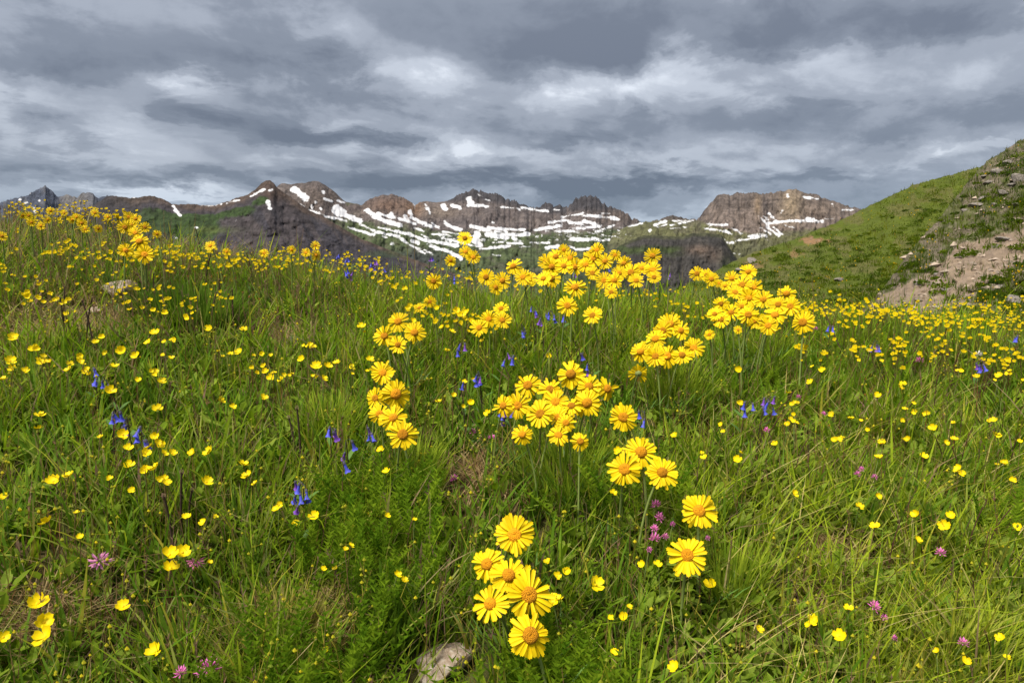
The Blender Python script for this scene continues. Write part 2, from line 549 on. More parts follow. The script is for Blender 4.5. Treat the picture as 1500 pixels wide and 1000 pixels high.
# ------------------------------------------------------------------ mountains
SNOW_MAIN = [
    ([(430, 277), (438, 282), (448, 291)], 4.6), ([(396, 278), (397, 279)], 2.2), ([(473, 281), (474, 283)], 1.5),
    ([(476, 291), (486, 295)], 1.9), ([(496, 294.5), (503, 297)], 1.7), ([(462, 295), (462.5, 297)], 1.4),
    ([(456, 301), (458, 307)], 1.4), ([(469, 303), (470, 307)], 0.9), ([(432, 296), (445, 302)], 0.8),
    ([(453, 307.5), (466, 312), (478, 316.5)], 1.2), ([(478, 316.5), (506, 323.5)], 1.9), ([(493, 307), (500, 312)], 6.5),
    ([(506, 315), (527, 323.5)], 3.6), ([(527, 328), (548, 339), (580, 345), (590, 351)], 1.6), ([(510, 333), (530, 339), (548, 344.5)], 1.8),
    ([(517, 351.5), (540, 360), (558, 366)], 1.5), ([(573, 357), (576, 357)], 1.6), ([(560, 346), (566, 348)], 1.0),
    ([(538, 308), (552, 318), (566, 325), (585, 330)], 3.2), ([(554, 312.5), (579, 320)], 2.0), ([(573, 313), (576, 318)], 2.4),
    ([(584.5, 320), (608, 328)], 2.2), ([(593, 316), (594, 321)], 2.4), ([(600, 309), (602, 313)], 2.6),
    ([(603, 318.5), (614, 325), (631.5, 332)], 2.5), ([(633, 327), (642, 333)], 1.6), ([(622.7, 299), (630, 312)], 1.5),
    ([(649, 301), (652, 306)], 3.0), ([(662, 301), (673, 304)], 3.0), ([(687, 292), (690, 299)], 4.0), ([(686, 301), (713.6, 301.5)], 2.2),
    ([(606, 298), (608, 304)], 1.0), ([(652, 327), (663, 333), (674, 336.5)], 3.0), ([(690, 331.6), (715, 337)], 2.5),
    ([(715, 333), (740, 336)], 2.1), ([(555, 333), (585, 340), (614, 348)], 1.8), ([(579, 337.5), (602, 343)], 1.6),
    ([(606.5, 333), (621, 339)], 1.2), ([(520, 323), (545, 337), (575, 345), (590, 352)], 1.4), ([(614, 349), (640, 355), (669.6, 360)], 2.4),
    ([(621, 345), (624, 347)], 1.6), ([(633, 343), (659, 344)], 1.3), ([(649, 339.7), (675.5, 343)], 1.2), ([(652, 350), (693, 359.5)], 1.2),
    ([(699, 342), (695, 352), (702, 359.5)], 4.0), ([(715, 343), (740, 348)], 3.4), ([(716.5, 339.7), (742, 340)], 0.9),
    ([(593, 354), (622.7, 371)], 1.7), ([(604, 354), (612, 356)], 3.0), ([(631.5, 361), (655, 367), (675.5, 378.5)], 2.5),
    ([(621, 366), (633, 372)], 0.9), ([(703, 365), (740, 361)], 2.0), ([(721, 356), (737, 354)], 1.2), ([(722, 373.4), (733, 374)], 0.8),
    ([(735, 303.7), (752, 305)], 1.8), ([(757, 305), (760, 307)], 1.6), ([(764, 304), (802, 309.6)], 1.6), ([(796, 307), (801, 309)], 2.0),
    ([(811, 307), (819, 307.6)], 1.2), ([(722, 325), (724, 327)], 1.2), ([(720, 334), (768, 336.7)], 1.7), ([(720, 345.5), (774, 343)], 2.6),
    ([(751, 349), (756, 351)], 2.0), ([(743, 356), (764, 356.5)], 1.2), ([(720, 363), (746, 360)], 2.1), ([(761, 361.7), (778, 361)], 1.0),
    ([(776, 356), (789, 355)], 0.9), ([(793, 356), (804, 356)], 1.0), ([(801, 363), (817, 361)], 2.5), ([(785, 337.5), (805, 333), (821, 330)], 2.5),
    ([(804, 325.7), (833, 322)], 1.5), ([(823, 318), (853, 312.5)], 1.5), ([(853, 315.5), (880, 317), (906, 321)], 1.9), ([(894, 319), (904, 321)], 2.8),
    ([(834, 326), (852, 327)], 1.9), ([(856, 323.5), (878, 331.6)], 2.7), ([(840, 334.5), (880, 331.6)], 1.7), ([(815, 339), (840, 337.5)], 1.7),
    ([(874, 339), (899, 330)], 1.3), ([(881, 312.5), (893, 313.5)], 1.0), ([(921, 332), (940, 328)], 1.3), ([(837, 350.6), (875.5, 350)], 2.5),
    ([(875.5, 352), (896, 352)], 1.9), ([(893, 356.5), (915, 350)], 1.8), ([(922, 351), (937, 347)], 0.9), ([(843, 365), (864, 364)], 1.7),
    ([(833, 359.5), (842, 364)], 1.2), ([(700, 285), (706, 286)], .9), ([(712, 292), (716, 292.5)], 1.0),
]
SNOW_MESA = [
    ([(921, 331.7), (940.5, 327)], 1.1), ([(960, 329.5), (974, 323.7)], 1.7), ([(964, 333), (976, 329.5)], 0.9), ([(951, 338), (953, 336)], 1.1),
    ([(983, 329.5), (1015, 323)], 1.2), ([(986, 323.7), (1011, 323)], 0.9), ([(982, 335), (1006, 332.5)], 0.8), ([(1037, 329), (1065, 329.5)], 1.6),
    ([(1032, 335.4), (1056, 337)], 1.2), ([(1061, 338), (1072.5, 343)], 1.6), ([(1072.5, 334), (1086, 342)], 1.4), ([(1058, 349), (1060, 351)], 1.3),
    ([(1078, 353), (1109, 348.6)], 1.5), ([(1097, 346), (1122, 345)], 2.3), ([(1065, 356), (1074, 355)], 1.1), ([(1061, 369), (1083, 372)], 0.9),
    ([(1112, 317), (1119, 324)], 1.2), ([(1118, 316), (1125.5, 321.6)], 1.5), ([(1126, 313), (1140, 326)], 1.4), ([(1120.6, 326), (1126, 331)], 1.5),
    ([(1126, 327), (1160, 323), (1206, 324)], 1.9), ([(1181, 320), (1192, 320)], 1.7), ([(1113.6, 333), (1129, 342.6)], 1.1),
    ([(1123, 333), (1141.6, 345)], 1.6), ([(1133, 333), (1147, 344.7)], 1.0), ([(1151, 330.7), (1163, 333.5)], 0.8), ([(1209, 320.5), (1220, 320.5)], 0.8),
    ([(1178, 288.7), (1197.6, 291.5)], 1.2), ([(1219, 299), (1221, 302)], 1.2), ([(1234, 307.6), (1249, 307.6)], 1.2), ([(1144, 312), (1146, 308)], 1.0),
    ([(1153.5, 285), (1153.5, 288)], 0.8),
]
SNOW_LEFT = [
    ([(254, 302), (258, 310), (264, 316)], 1.5), ([(368, 287), (387, 277)], 1.5), ([(332, 297.6), (351, 292.6)], 0.9), ([(294, 301.6), (324, 299.6)], 0.8),
    ([(395, 279), (398, 279)], 1.8), ([(392, 295), (394, 300), (396, 306)], 2.0), ([(287, 334), (289, 334)], 1.3), ([(188, 289.6), (206, 288.8)], 0.6),
    ([(257, 348), (260, 349)], 1.0), ([(344, 324), (346, 323)], 0.7),
]
SNOW_FAR = [([(40, 284), (43, 283)], 1.0), ([(37, 298), (40, 297)], 1.1), ([(50, 306), (52, 312)], 1.2), ([(58, 293), (59, 294)], .6), ([(28, 293), (30, 292)], .6)]


def snow_field(px, py, strokes):
    best = np.full(px.shape, -9.0)
    for pts, w in strokes:
        for (x0, y0), (x1, y1) in zip(pts[:-1], pts[1:]):
            bb = (px > min(x0, x1) - 14) & (px < max(x0, x1) + 14) & (py > min(y0, y1) - 14) & (py < max(y0, y1) + 14)
            if not bb.any():
                continue
            qx, qy = px[bb], py[bb]
            dx, dy = x1 - x0, y1 - y0
            t = np.clip(((qx - x0) * dx + (qy - y0) * dy) / (dx * dx + dy * dy + 1e-9), 0, 1)
            # patches are a little longer than high, thinning to their ends
            d = np.hypot((qx - x0 - t * dx) * 0.8, (qy - y0 - t * dy))
            best[bb] = np.maximum(best[bb], w * 1.02 - d)
    return best


def blend(c, mask, new):
    m = np.clip(mask, 0, 1)[..., None]
    return c * (1 - m) + np.asarray(new) * m


def region(px, py, cx, cy, sx, sy):
    return np.exp(-((px - cx) / sx) ** 2 - ((py - cy) / sy) ** 2)


def layer(name, label, sky_pts, ybase, Rc, Rb, prof, relief, fx, fy, color_fn, snow=(), jag=0.0, jag_fn=None, step=1.0, rows=110,
          mat=None, seed=1, smooth=True, cat='mountain', kind='structure', back=1.35, tone=0.56, fine=0.42):
    sx, sy = np.array(sky_pts, float).T
    xs = np.arange(sx[0], sx[-1] + 0.01, step)
    ysky = np.interp(xs, sx, sy)
    if jag:
        j = (ridged(xs / 7.0, xs * 0 + seed, seed + 40, 4, 0.7) - 0.55) * 2.6
        w = jag_fn(xs) if jag_fn is not None else 1.0
        ysky = ysky - jag * j * w
    s = np.linspace(0, 1, rows)
    yb = np.interp(xs, *np.array(ybase, float).T)
    rc = np.interp(xs, *np.array(Rc, float).T)
    rb = np.interp(xs, *np.array(Rb, float).T)
    PX = np.broadcast_to(xs, (rows, len(xs)))
    PYY = ysky[None] + (yb - ysky)[None] * s[:, None]
    R = rc[None] + (rb - rc)[None] * (s[:, None] ** prof)
    warp = 14 * (fbm(PX / 40, PYY / 40, seed + 3, 3) - 0.5)
    rel = ridged((PX + warp) / fx, (PYY + 0.35 * PX) / fy, seed, 5, 0.55) - 0.55
    rel2 = fbm(PX / (fx * 0.22), PYY / (fy * 0.14), seed + 9, 4, 0.6) - 0.5
    R = R + (rel * relief + rel2 * relief * fine) * np.minimum(1, 0.25 + s[:, None] * 5)
    ux, uz = pdir(PX, PYY)
    P = np.stack([ux * R, R, uz * R], -1)
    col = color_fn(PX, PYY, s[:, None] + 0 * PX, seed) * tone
    crk = ridged((PX + .4 * PYY) / 5.0, PYY / 11.0, seed + 60, 4, .65)
    strat = fbm(PX / 60, (PYY + .05 * PX) / 2.2, seed + 61, 3, .6)
    if mat is None:
        col = col * (0.62 + .85 * sstep(.35, .85, 1.35 - crk))[..., None] * (0.78 + .44 * strat)[..., None]
    sn = snow_field(PX + 2.0 * (fbm(PX / 4, PYY / 4, 77, 3) - .5), PYY + 1.6 * (fbm(PX / 3.5, PYY / 3.5, 78, 3) - .5), snow) if len(snow) else np.full(PX.shape, -9.0)
    if len(snow):
        sn = sn + np.where(sn > -6, 4.6 * (fbm(PX / 7.5, PYY / 3.0, 79, 4, .6) - .50), 0)
        fl = 9 * (fbm(PX / 6.0, PYY / 1.9, 177, 4, .6) - .635)
        basin = np.clip(region(PX, PYY, 690, 349, 120, 17) + region(PX, PYY, 870, 340, 70, 18) + .7 * region(PX, PYY, 1110, 345, 60, 14), 0, 1)
        sn = np.maximum(sn, fl - 6 * (1 - basin) ** 2)
    # back of the ridge and a skirt down to the ground
    back_rows, back_c = [], []
    for k in (back, 1 + (back - 1) * 0.5, 1 + (back - 1) * 0.16, 1 + (back - 1) * 0.04):
        q = P[0].copy()
        q[:, 0] *= k; q[:, 1] *= k
        dep = (k - 1) * rc
        q[:, 2] = np.maximum(P[0, :, 2] - dep * 0.55, ground(q[:, 0], q[:, 1]) - 1.0) if k < back else ground(q[:, 0], q[:, 1]) - 2
        back_rows.append(q); back_c.append(col[0])
    skirt = P[-1].copy()
    skirt[:, 2] = np.minimum(skirt[:, 2], ground(skirt[:, 0], skirt[:, 1])) - 2
    A = np.concatenate([np.array(back_rows), P, skirt[None]], 0)
    C = np.concatenate([np.array(back_c), col, col[-1:]], 0)
    S = np.concatenate([np.full((4, len(xs)), -9.0), sn, sn[-1:]], 0)
    A[..., 2] += CAMZ
    nr, nc = A.shape[:2]
    idx = np.arange(nr * nc).reshape(nr, nc)
    f = np.stack([idx[:-1, :-1], idx[1:, :-1], idx[1:, 1:], idx[:-1, 1:]], -1).reshape(-1, 4)
    me = mesh_np(name, A.reshape(-1, 3), f, C.reshape(-1, 3), smooth, {'snow': S.reshape(-1)})
    o = link(name, me, mat or M_MOUNT)
    tag(o, label, cat, kind=kind)
    Pz = P.copy(); Pz[..., 2] += CAMZ
    return dict(P=Pz, PX=PX, PY=PYY, col=col)


def col_far(px, py, s, seed):
    c = np.ones(px.shape + (3,)) * np.array([0.052, 0.062, 0.090])  # faint blue of the distant air is put into the rock colour
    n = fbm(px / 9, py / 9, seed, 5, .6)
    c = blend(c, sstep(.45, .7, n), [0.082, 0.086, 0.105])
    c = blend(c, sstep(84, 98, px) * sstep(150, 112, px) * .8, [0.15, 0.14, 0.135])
    return c


def col_left(px, py, s, seed):
    c = np.ones(px.shape + (3,)) * np.array([0.062, 0.054, 0.062])
    n = fbm(px / 14, py / 10, seed, 5, .6)
    n2 = fbm(px / 5, py / 14, seed + 4, 4, .6)
    sky = py - (s * 0)
    c = blend(c, sstep(.5, .68, n) * .7, [0.088, 0.074, 0.076])
    # talus streaks running down
    streak = sstep(.60, .72, ridged((px - py * .55) / 26, py / 220, seed + 8, 3))
    c = blend(c, streak * .45 * sstep(290, 330, py), [0.125, 0.095, 0.085])
    # brown crest
    crest = sstep(0.075, 0.012, s + .07 * (n - .5)) * sstep(150, 190, px)
    c = blend(c, crest * .9, [0.135, 0.090, 0.064])
    c = blend(c, region(px, py, 400, 282, 22, 14) * .9, [0.125, 0.080, 0.058])
    c = blend(c, region(px, py, 450, 303, 28, 9) * .6, [0.11, 0.075, 0.058])
    green = np.array([0.052, 0.085, 0.024])
    g = region(px, py, 290, 330, 34, 26) + region(px, py, 235, 322, 46, 22) * .6 + region(px, py, 340, 308, 34, 10) + region(px, py, 380, 293, 16, 7) + .5 * region(px, py, 200, 325, 60, 20)
    g = g * sstep(0.05, .10, s)
    c = blend(c, sstep(.30, .60, g + .5 * (n2 - .5)), green)
    c = blend(c, region(px, py, 305, 337, 34, 5) * .8, [0.12, 0.15, 0.034])
    c = blend(c, region(px, py, 272, 352, 10, 4) * .8, [0.16, 0.11, 0.08])
    c = blend(c, sstep(.5, .9, region(px, py, 570, 372, 60, 9)) * .5, green)
    c = blend(c, sstep(245, 170, px) * .5 * sstep(.5, .3, s), [0.062, 0.052, 0.045])
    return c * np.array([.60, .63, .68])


def col_main(px, py, s, seed):
    n = fbm(px / 16, py / 9, seed, 5, .6)
    n2 = fbm(px / 6, py / 5, seed + 5, 4, .6)
    c = np.ones(px.shape + (3,)) * np.array([0.125, 0.097, 0.086])
    c = blend(c, sstep(.52, .68, n) * .6, [0.17, 0.130, 0.108])
    c = blend(c, sstep(.50, .62, n2) * .35, [0.090, 0.072, 0.066])
    c = blend(c, region(px, py, 470, 290, 50, 22) * .75, [0.098, 0.070, 0.054])
    c = blend(c, region(px, py, 570, 300, 38, 14) * .9, [0.140, 0.083, 0.056])
    c = blend(c, region(px, py, 607, 305, 14, 14) * .9, [0.21, 0.118, 0.066])
    c = blend(c, region(px, py, 645, 312, 26, 16) * .8, [0.185, 0.135, 0.100])
    dark = np.array([0.060, 0.052, 0.053])
    crag = np.where((px > 655) & (px < 830), sstep(16, 7, py - np.interp(px, [655, 690, 740, 790, 830], [286, 281, 288, 299, 303])), 0)
    c = blend(c, crag * .95, dark)
    c = blend(c, sstep(313, 305, py + 5 * (n2 - .5)) * sstep(828, 838, px), dark)
    c = blend(c, region(px, py, 905, 318, 28, 10) * .6, [0.125, 0.088, 0.066])
    c = blend(c, region(px, py, 655, 325, 60, 8) * .5, [0.075, 0.062, 0.065])
    # valley grass
    line = np.interp(px, [380, 470, 520, 560, 600, 660, 720, 780, 850, 920, 960], [330, 322, 322, 330, 334, 338, 342, 340, 342, 334, 326])
    g = sstep(-4, 6, py - line + 14 * (n - .5) + 6 * (n2 - .5))
    green = np.array([0.078, 0.098, 0.034])
    gdark = np.array([0.052, 0.068, 0.026])
    c = blend(c, g * .92, green)
    c = blend(c, g * sstep(.45, .6, n2) * .6, gdark)
    c = blend(c, g * sstep(.55, .68, n) * .55, [0.095, 0.082, 0.058])
    c = blend(c, region(px, py, 505, 300, 16, 12) * .6 * sstep(.5, .62, n), green)
    c = blend(c, region(px, py, 610, 380, 55, 16) * .85, [0.040, 0.040, 0.043])
    c = blend(c, region(px, py, 665, 350, 40, 5) * .6, [0.05, 0.047, 0.05])
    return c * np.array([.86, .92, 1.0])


def col_mesa(px, py, s, seed):
    n = fbm(px / 12, py / 10, seed, 5, .6)
    st = fbm(px / 3.0, py / 26, seed + 5, 4, .6)
    c = np.ones(px.shape + (3,)) * np.array([0.120, 0.096, 0.084])
    c = blend(c, sstep(.48, .62, st) * .55, [0.078, 0.064, 0.060])
    c = blend(c, sstep(.55, .7, n) * .5, [0.175, 0.135, 0.108])
    talus = sstep(300, 318, py + 20 * (n - .5) - 0.10 * (px - 1080)) * sstep(1030, 1050, px)
    c = blend(c, talus * .85, [0.165, 0.130, 0.112])
    c = blend(c, region(px, py, 1160, 300, 15, 28) * .95, [0.235, 0.180, 0.120])
    c = blend(c, region(px, py, 1152, 318, 14, 10) * .7, [0.21, 0.165, 0.12])
    c = blend(c, region(px, py, 1110, 300, 5, 16) * .7, [0.22, 0.155, 0.095])
    c = blend(c, region(px, py, 1200, 306, 30, 14) * .6, [0.16, 0.122, 0.098])
    green = np.array([0.105, 0.110, 0.044])
    line = np.interp(px, [900, 985, 1020, 1060, 1100, 1150, 1250], [322, 322, 323, 333, 342, 340, 328])
    g = sstep(-2, 4, py - line + 8 * (n - .5))
    c = blend(c, g * .85, green)
    c = blend(c, g * sstep(.5, .64, n) * .6, [0.092, 0.083, 0.062])
    c = blend(c, region(px, py, 985, 318, 20, 4), [0.066, 0.056, 0.050])
    c = blend(c, sstep(345, 362, py) * .5, [0.075, 0.077, 0.045])
    return c


def col_cliff(px, py, s, seed):
    n = fbm(px / 14, py / 9, seed, 5, .6)
    st = fbm(px / 2.6, py / 30, seed + 5, 4, .6)
    c = np.ones(px.shape + (3,)) * np.array([0.062, 0.057, 0.053])
    c = blend(c, sstep(.48, .62, st) * .7, [0.036, 0.034, 0.034])
    c = blend(c, sstep(.05, .01, s), [0.068, 0.070, 0.036])
    g = sstep(358, 364, py + 10 * (n - .5)) * sstep(376, 368, py + 12 * (n - .5)) * sstep(1010, 985, px)
    c = blend(c, g * .9, [0.052, 0.074, 0.022])
    c = blend(c, region(px, py, 1025, 366, 18, 7) * .9, [0.155, 0.112, 0.088])
    c = blend(c, region(px, py, 1048, 376, 14, 9) * .7, [0.135, 0.100, 0.080])
    c = blend(c, region(px, py, 1065, 385, 10, 12) * .6, [0.050, 0.062, 0.026])
    c = blend(c, sstep(920, 900, px) * .8, [0.040, 0.056, 0.022])
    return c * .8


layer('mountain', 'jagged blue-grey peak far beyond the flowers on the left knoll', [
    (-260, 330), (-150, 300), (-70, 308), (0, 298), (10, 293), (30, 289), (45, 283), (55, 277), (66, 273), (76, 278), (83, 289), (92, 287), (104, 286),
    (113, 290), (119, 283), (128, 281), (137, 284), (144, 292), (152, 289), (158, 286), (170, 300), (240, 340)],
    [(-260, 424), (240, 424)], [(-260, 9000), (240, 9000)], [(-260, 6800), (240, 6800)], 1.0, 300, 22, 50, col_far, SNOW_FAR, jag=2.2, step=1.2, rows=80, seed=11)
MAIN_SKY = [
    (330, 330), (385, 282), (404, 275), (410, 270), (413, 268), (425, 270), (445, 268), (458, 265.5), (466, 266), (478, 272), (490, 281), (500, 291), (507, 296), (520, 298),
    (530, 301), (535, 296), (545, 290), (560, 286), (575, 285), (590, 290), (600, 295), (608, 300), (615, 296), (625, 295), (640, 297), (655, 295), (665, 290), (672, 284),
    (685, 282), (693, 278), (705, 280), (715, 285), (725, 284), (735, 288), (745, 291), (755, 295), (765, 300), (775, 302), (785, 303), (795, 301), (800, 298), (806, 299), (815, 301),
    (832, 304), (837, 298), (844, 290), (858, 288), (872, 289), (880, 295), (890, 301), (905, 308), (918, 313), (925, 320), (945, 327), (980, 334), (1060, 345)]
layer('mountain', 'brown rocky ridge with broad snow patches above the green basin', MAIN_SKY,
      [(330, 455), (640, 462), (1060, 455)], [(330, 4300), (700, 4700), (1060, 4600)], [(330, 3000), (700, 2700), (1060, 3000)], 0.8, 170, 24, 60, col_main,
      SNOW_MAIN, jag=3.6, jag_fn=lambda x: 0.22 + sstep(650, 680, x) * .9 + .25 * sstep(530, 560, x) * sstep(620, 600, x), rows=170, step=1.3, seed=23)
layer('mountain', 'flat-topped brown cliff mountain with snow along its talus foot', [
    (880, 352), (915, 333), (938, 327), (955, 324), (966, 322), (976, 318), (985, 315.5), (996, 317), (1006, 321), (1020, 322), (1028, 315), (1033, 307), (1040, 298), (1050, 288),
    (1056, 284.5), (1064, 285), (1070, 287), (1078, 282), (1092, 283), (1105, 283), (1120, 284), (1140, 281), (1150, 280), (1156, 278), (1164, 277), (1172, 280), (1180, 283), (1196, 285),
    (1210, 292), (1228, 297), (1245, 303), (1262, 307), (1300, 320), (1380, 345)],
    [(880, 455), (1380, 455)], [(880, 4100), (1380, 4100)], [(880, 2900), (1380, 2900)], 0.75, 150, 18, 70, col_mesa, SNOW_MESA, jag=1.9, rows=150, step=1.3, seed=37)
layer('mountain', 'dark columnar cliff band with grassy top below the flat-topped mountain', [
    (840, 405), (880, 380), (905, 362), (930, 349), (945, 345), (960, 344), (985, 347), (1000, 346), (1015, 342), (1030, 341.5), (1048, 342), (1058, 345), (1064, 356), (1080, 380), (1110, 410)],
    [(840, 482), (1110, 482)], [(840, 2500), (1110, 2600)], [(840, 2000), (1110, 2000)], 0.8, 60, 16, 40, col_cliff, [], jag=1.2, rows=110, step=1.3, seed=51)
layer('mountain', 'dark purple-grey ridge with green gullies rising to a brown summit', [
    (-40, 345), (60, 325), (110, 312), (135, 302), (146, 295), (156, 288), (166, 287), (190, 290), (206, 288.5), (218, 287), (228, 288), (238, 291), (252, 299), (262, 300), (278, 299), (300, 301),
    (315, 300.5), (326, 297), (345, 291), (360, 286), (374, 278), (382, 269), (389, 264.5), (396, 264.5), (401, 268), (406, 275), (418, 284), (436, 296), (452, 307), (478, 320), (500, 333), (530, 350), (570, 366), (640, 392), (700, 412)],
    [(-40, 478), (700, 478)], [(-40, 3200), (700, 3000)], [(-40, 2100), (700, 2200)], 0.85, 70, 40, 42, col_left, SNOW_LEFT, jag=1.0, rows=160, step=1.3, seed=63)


# ------------------------------------------------------------------ near hillside on the right
def in_poly(px, py, poly):
    poly = np.array(poly, float)
    ins = np.zeros(px.shape, bool)
    j = len(poly) - 1
    for i in range(len(poly)):
        xi, yi = poly[i]; xj, yj = poly[j]
        c = ((yi > py) != (yj > py)) & (px < (xj - xi) * (py - yi) / (yj - yi + 1e-12) + xi)
        ins ^= c
        j = i
    return ins


DIRT = [(1262, 455), (1290, 436), (1325, 416), (1372, 392), (1400, 362), (1440, 350), (1475, 340), (1500, 337), (1640, 330), (1640, 380), (1500, 392), (1470, 402), (1440, 420), (1418, 440), (1395, 470), (1262, 470)]


def dirt_mask(px, py):
    w1 = 10 * (fbm(px / 12, py / 12, 91, 3) - .5)
    w2 = 10 * (fbm(px / 12, py / 12, 92, 3) - .5)
    return in_poly(px + w1 * 1.6, py + w2 * 1.6, DIRT).astype(float)


def orange_mask(px, py):
    return sstep(.50, .85, region(px, py, 1190, 352, 28, 6) + 1.1 * (fbm(px / 6, py / 6, 95, 3) - .5)) + .7 * sstep(.5, .85, region(px, py, 1165, 372, 12, 8) + 1.1 * (fbm(px / 6, py / 6, 96, 3) - .5)) \
        + .5 * sstep(.5, .7, region(px, py, 1100, 388, 26, 9) + .6 * (fbm(px / 6, py / 6, 97, 3) - .5))


def col_hill(px, py, s, seed):
    n = fbm(px / 22, py / 14, seed, 5, .6)
    c = np.ones(px.shape + (3,)) * np.array([0.066, 0.086, 0.006])
    c = blend(c, sstep(.5, .66, n) * .5, [0.105, 0.085, 0.035])
    c = blend(c, orange_mask(px, py), [0.20, 0.115, 0.055])
    return c


def col_rib(px, py, s, seed):
    n = fbm(px / 18, py / 14, seed, 5, .6)
    n2 = fbm(px / 5, py / 4, seed + 3, 4, .6)
    c = np.ones(px.shape + (3,)) * np.array([0.070, 0.075, 0.024])
    c = blend(c, sstep(.46, .58, n) * .8, [0.125, 0.098, 0.070])
    c = blend(c, sstep(.55, .66, n2) * .4, [0.19, 0.155, 0.12])
    c = blend(c, dirt_mask(px, py), [0.215, 0.160, 0.112])
    c = blend(c, dirt_mask(px, py) * sstep(.52, .66, n2) * .6, [0.20, 0.15, 0.115])
    return c


HILL = layer('hill', 'green flower-dotted hillside rising to the right against the sky', [
    (960, 440), (1010, 415), (1040, 401), (1060, 391), (1085, 378), (1100, 371), (1140, 358), (1180, 344), (1220, 328), (1260, 308), (1300, 289), (1340, 270), (1390, 257), (1430, 246), (1500, 222), (1620, 175), (1800, 95)],
    [(960, 500), (1800, 520)], [(960, 34), (1260, 44), (1800, 46)], [(960, 13), (1800, 12)], 0.9, 1.5, 60, 40, col_hill, [], jag=1.6, rows=120, step=2.0, mat=M_HILL, seed=71, smooth=True, tone=0.80, fine=0.35, cat='hill', back=1.6)
RIB = layer('hill', 'rocky rib of the hillside with bare tan soil and scattered stones', [
    (1215, 500), (1245, 470), (1270, 446), (1300, 415), (1330, 372), (1360, 338), (1388, 305), (1412, 275), (1436, 245), (1450, 233), (1466, 224), (1482, 212), (1500, 203), (1550, 172), (1640, 120), (1800, 30)],
    [(1215, 520), (1800, 560)], [(1215, 19), (1436, 26), (1800, 24)], [(1215, 11), (1800, 9)], 0.9, 0.8, 50, 34, col_rib, [], jag=3.0, rows=130, step=1.6, mat=M_HILL, seed=83, smooth=True, tone=0.80, fine=0.45, cat='hill', back=1.5)


# ------------------------------------------------------------------ vegetation builders (arrays -> one mesh)
class Soup:
    def __init__(self):
        self.v, self.f, self.c, self.n = [], [], [], 0

    def add(self, v, f, c):
        """v (N,k,3), f (m,3) template, c (N,3) or (N,k,3)"""
        N, k = v.shape[:2]
        if N == 0:
            return
        off = (np.arange(N) * k + self.n)[:, None, None]
        self.v.append(v.reshape(-1, 3))
        self.f.append((np.asarray(f)[None] + off).reshape(-1, 3))
        if c.ndim == 2:
            c = np.repeat(c[:, None, :], k, 1)
        self.c.append(c.reshape(-1, 3))
        self.n += N * k

    def build(self, name, mat, label, cat, kind='stuff', smooth=False):
        me = mesh_np(name, np.concatenate(self.v), np.concatenate(self.f), np.concatenate(self.c), smooth)
        o = link(name, me, mat)
        tag(o, label, cat, kind=kind)
        return o


def blades(soup, base, h, az, lean, curve, w, col, tipcol=None, seg=3, r=rng):
    N = len(h)
    tw = az + math.pi / 2 + r.normal(0, .5, N)
    side = np.stack([np.cos(tw), np.sin(tw), 0 * tw], -1)
    dirh = np.stack([np.cos(az), np.sin(az), 0 * az], -1)
    V = np.zeros((N, seg * 2 + 1, 3))
    for k in range(seg + 1):
        t = k / seg
        c = base + dirh * (h * (lean * t + curve * t * t))[:, None]
        c[:, 2] += h * (t - 0.35 * np.abs(curve) * t * t)
        if k < seg:
            ww = (w * 0.5 * (1 - 0.75 * t ** 1.6))[:, None]
            V[:, 2 * k] = c - side * ww
            V[:, 2 * k + 1] = c + side * ww
        else:
            V[:, 2 * k] = c
    f = []
    for k in range(seg - 1):
        a = 2 * k
        f += [(a, a + 1, a + 3), (a, a + 3, a + 2)]
    a = 2 * (seg - 1)
    f.append((a, a + 1, a + 2))
    if tipcol is not None:
        C = np.repeat(col[:, None, :], seg * 2 + 1, 1)
        for k in range(seg + 1):
            t = (k / seg) ** 1.5
            for q in ((2 * k, 2 * k + 1) if k < seg else (2 * k,)):
                C[:, q] = col * (1 - t) + tipcol * t
        soup.add(V, f, C)
    else:
        soup.add(V, f, col)


def gpos(px, d):
    x = (px - 750.0) / F * d
    return np.stack([x, d, ground(x, d) + CAMZ], -1)


def scatter_px(n, x0=-260, x1=1760, d0=0.86, d1=5.4, r=rng):
    px = r.uniform(x0, x1, n)
    d = r.uniform(d0, d1, n)
    return px, d


def mixcol(a, b, t):
    t = np.asarray(t)[:, None]
    return np.asarray(a) * (1 - t) + np.asarray(b) * t


def bare_at(x, y):
    """bare, littered spots between the tufts"""
    b = 0 * x
    for (px, py, sx, sy) in BARE_W:
        b = np.maximum(b, np.exp(-((x - px) / sx) ** 2 - ((y - py) / sy) ** 2))
    return b


def ray_ground(px, py, h):
    """distance where the pixel ray passes h above the ground, or the nearest miss"""
    ux, uz = pdir(px, py)
    d = np.arange(0.75, 6.8, 0.01)
    e = uz * d - ground(ux * d, d) - h
    sgn = np.nonzero((e[:-1] > 0) & (e[1:] <= 0))[0]
    if len(sgn):
        return float(d[sgn[0]])
    return float(d[np.argmin(np.abs(e))])


BARE_PX = [(680, 690, .13, .10), (455, 900, .10, .08), (30, 880, .07, .06), (395, 485, .22, .10), (165, 455, .3, .2), (45, 478, .25, .1), (1250, 800, .10, .07), (1215, 880, .08, .05), (700, 940, .09, .06), (645, 975, .10, .10), (642, 1030, .09, .10)]
BARE_W = []
for (px, py, sx, sy) in BARE_PX:
    d = ray_ground(px, py, 0.04)
    BARE_W.append(((px - 750) / F * d, d, sx, sy))

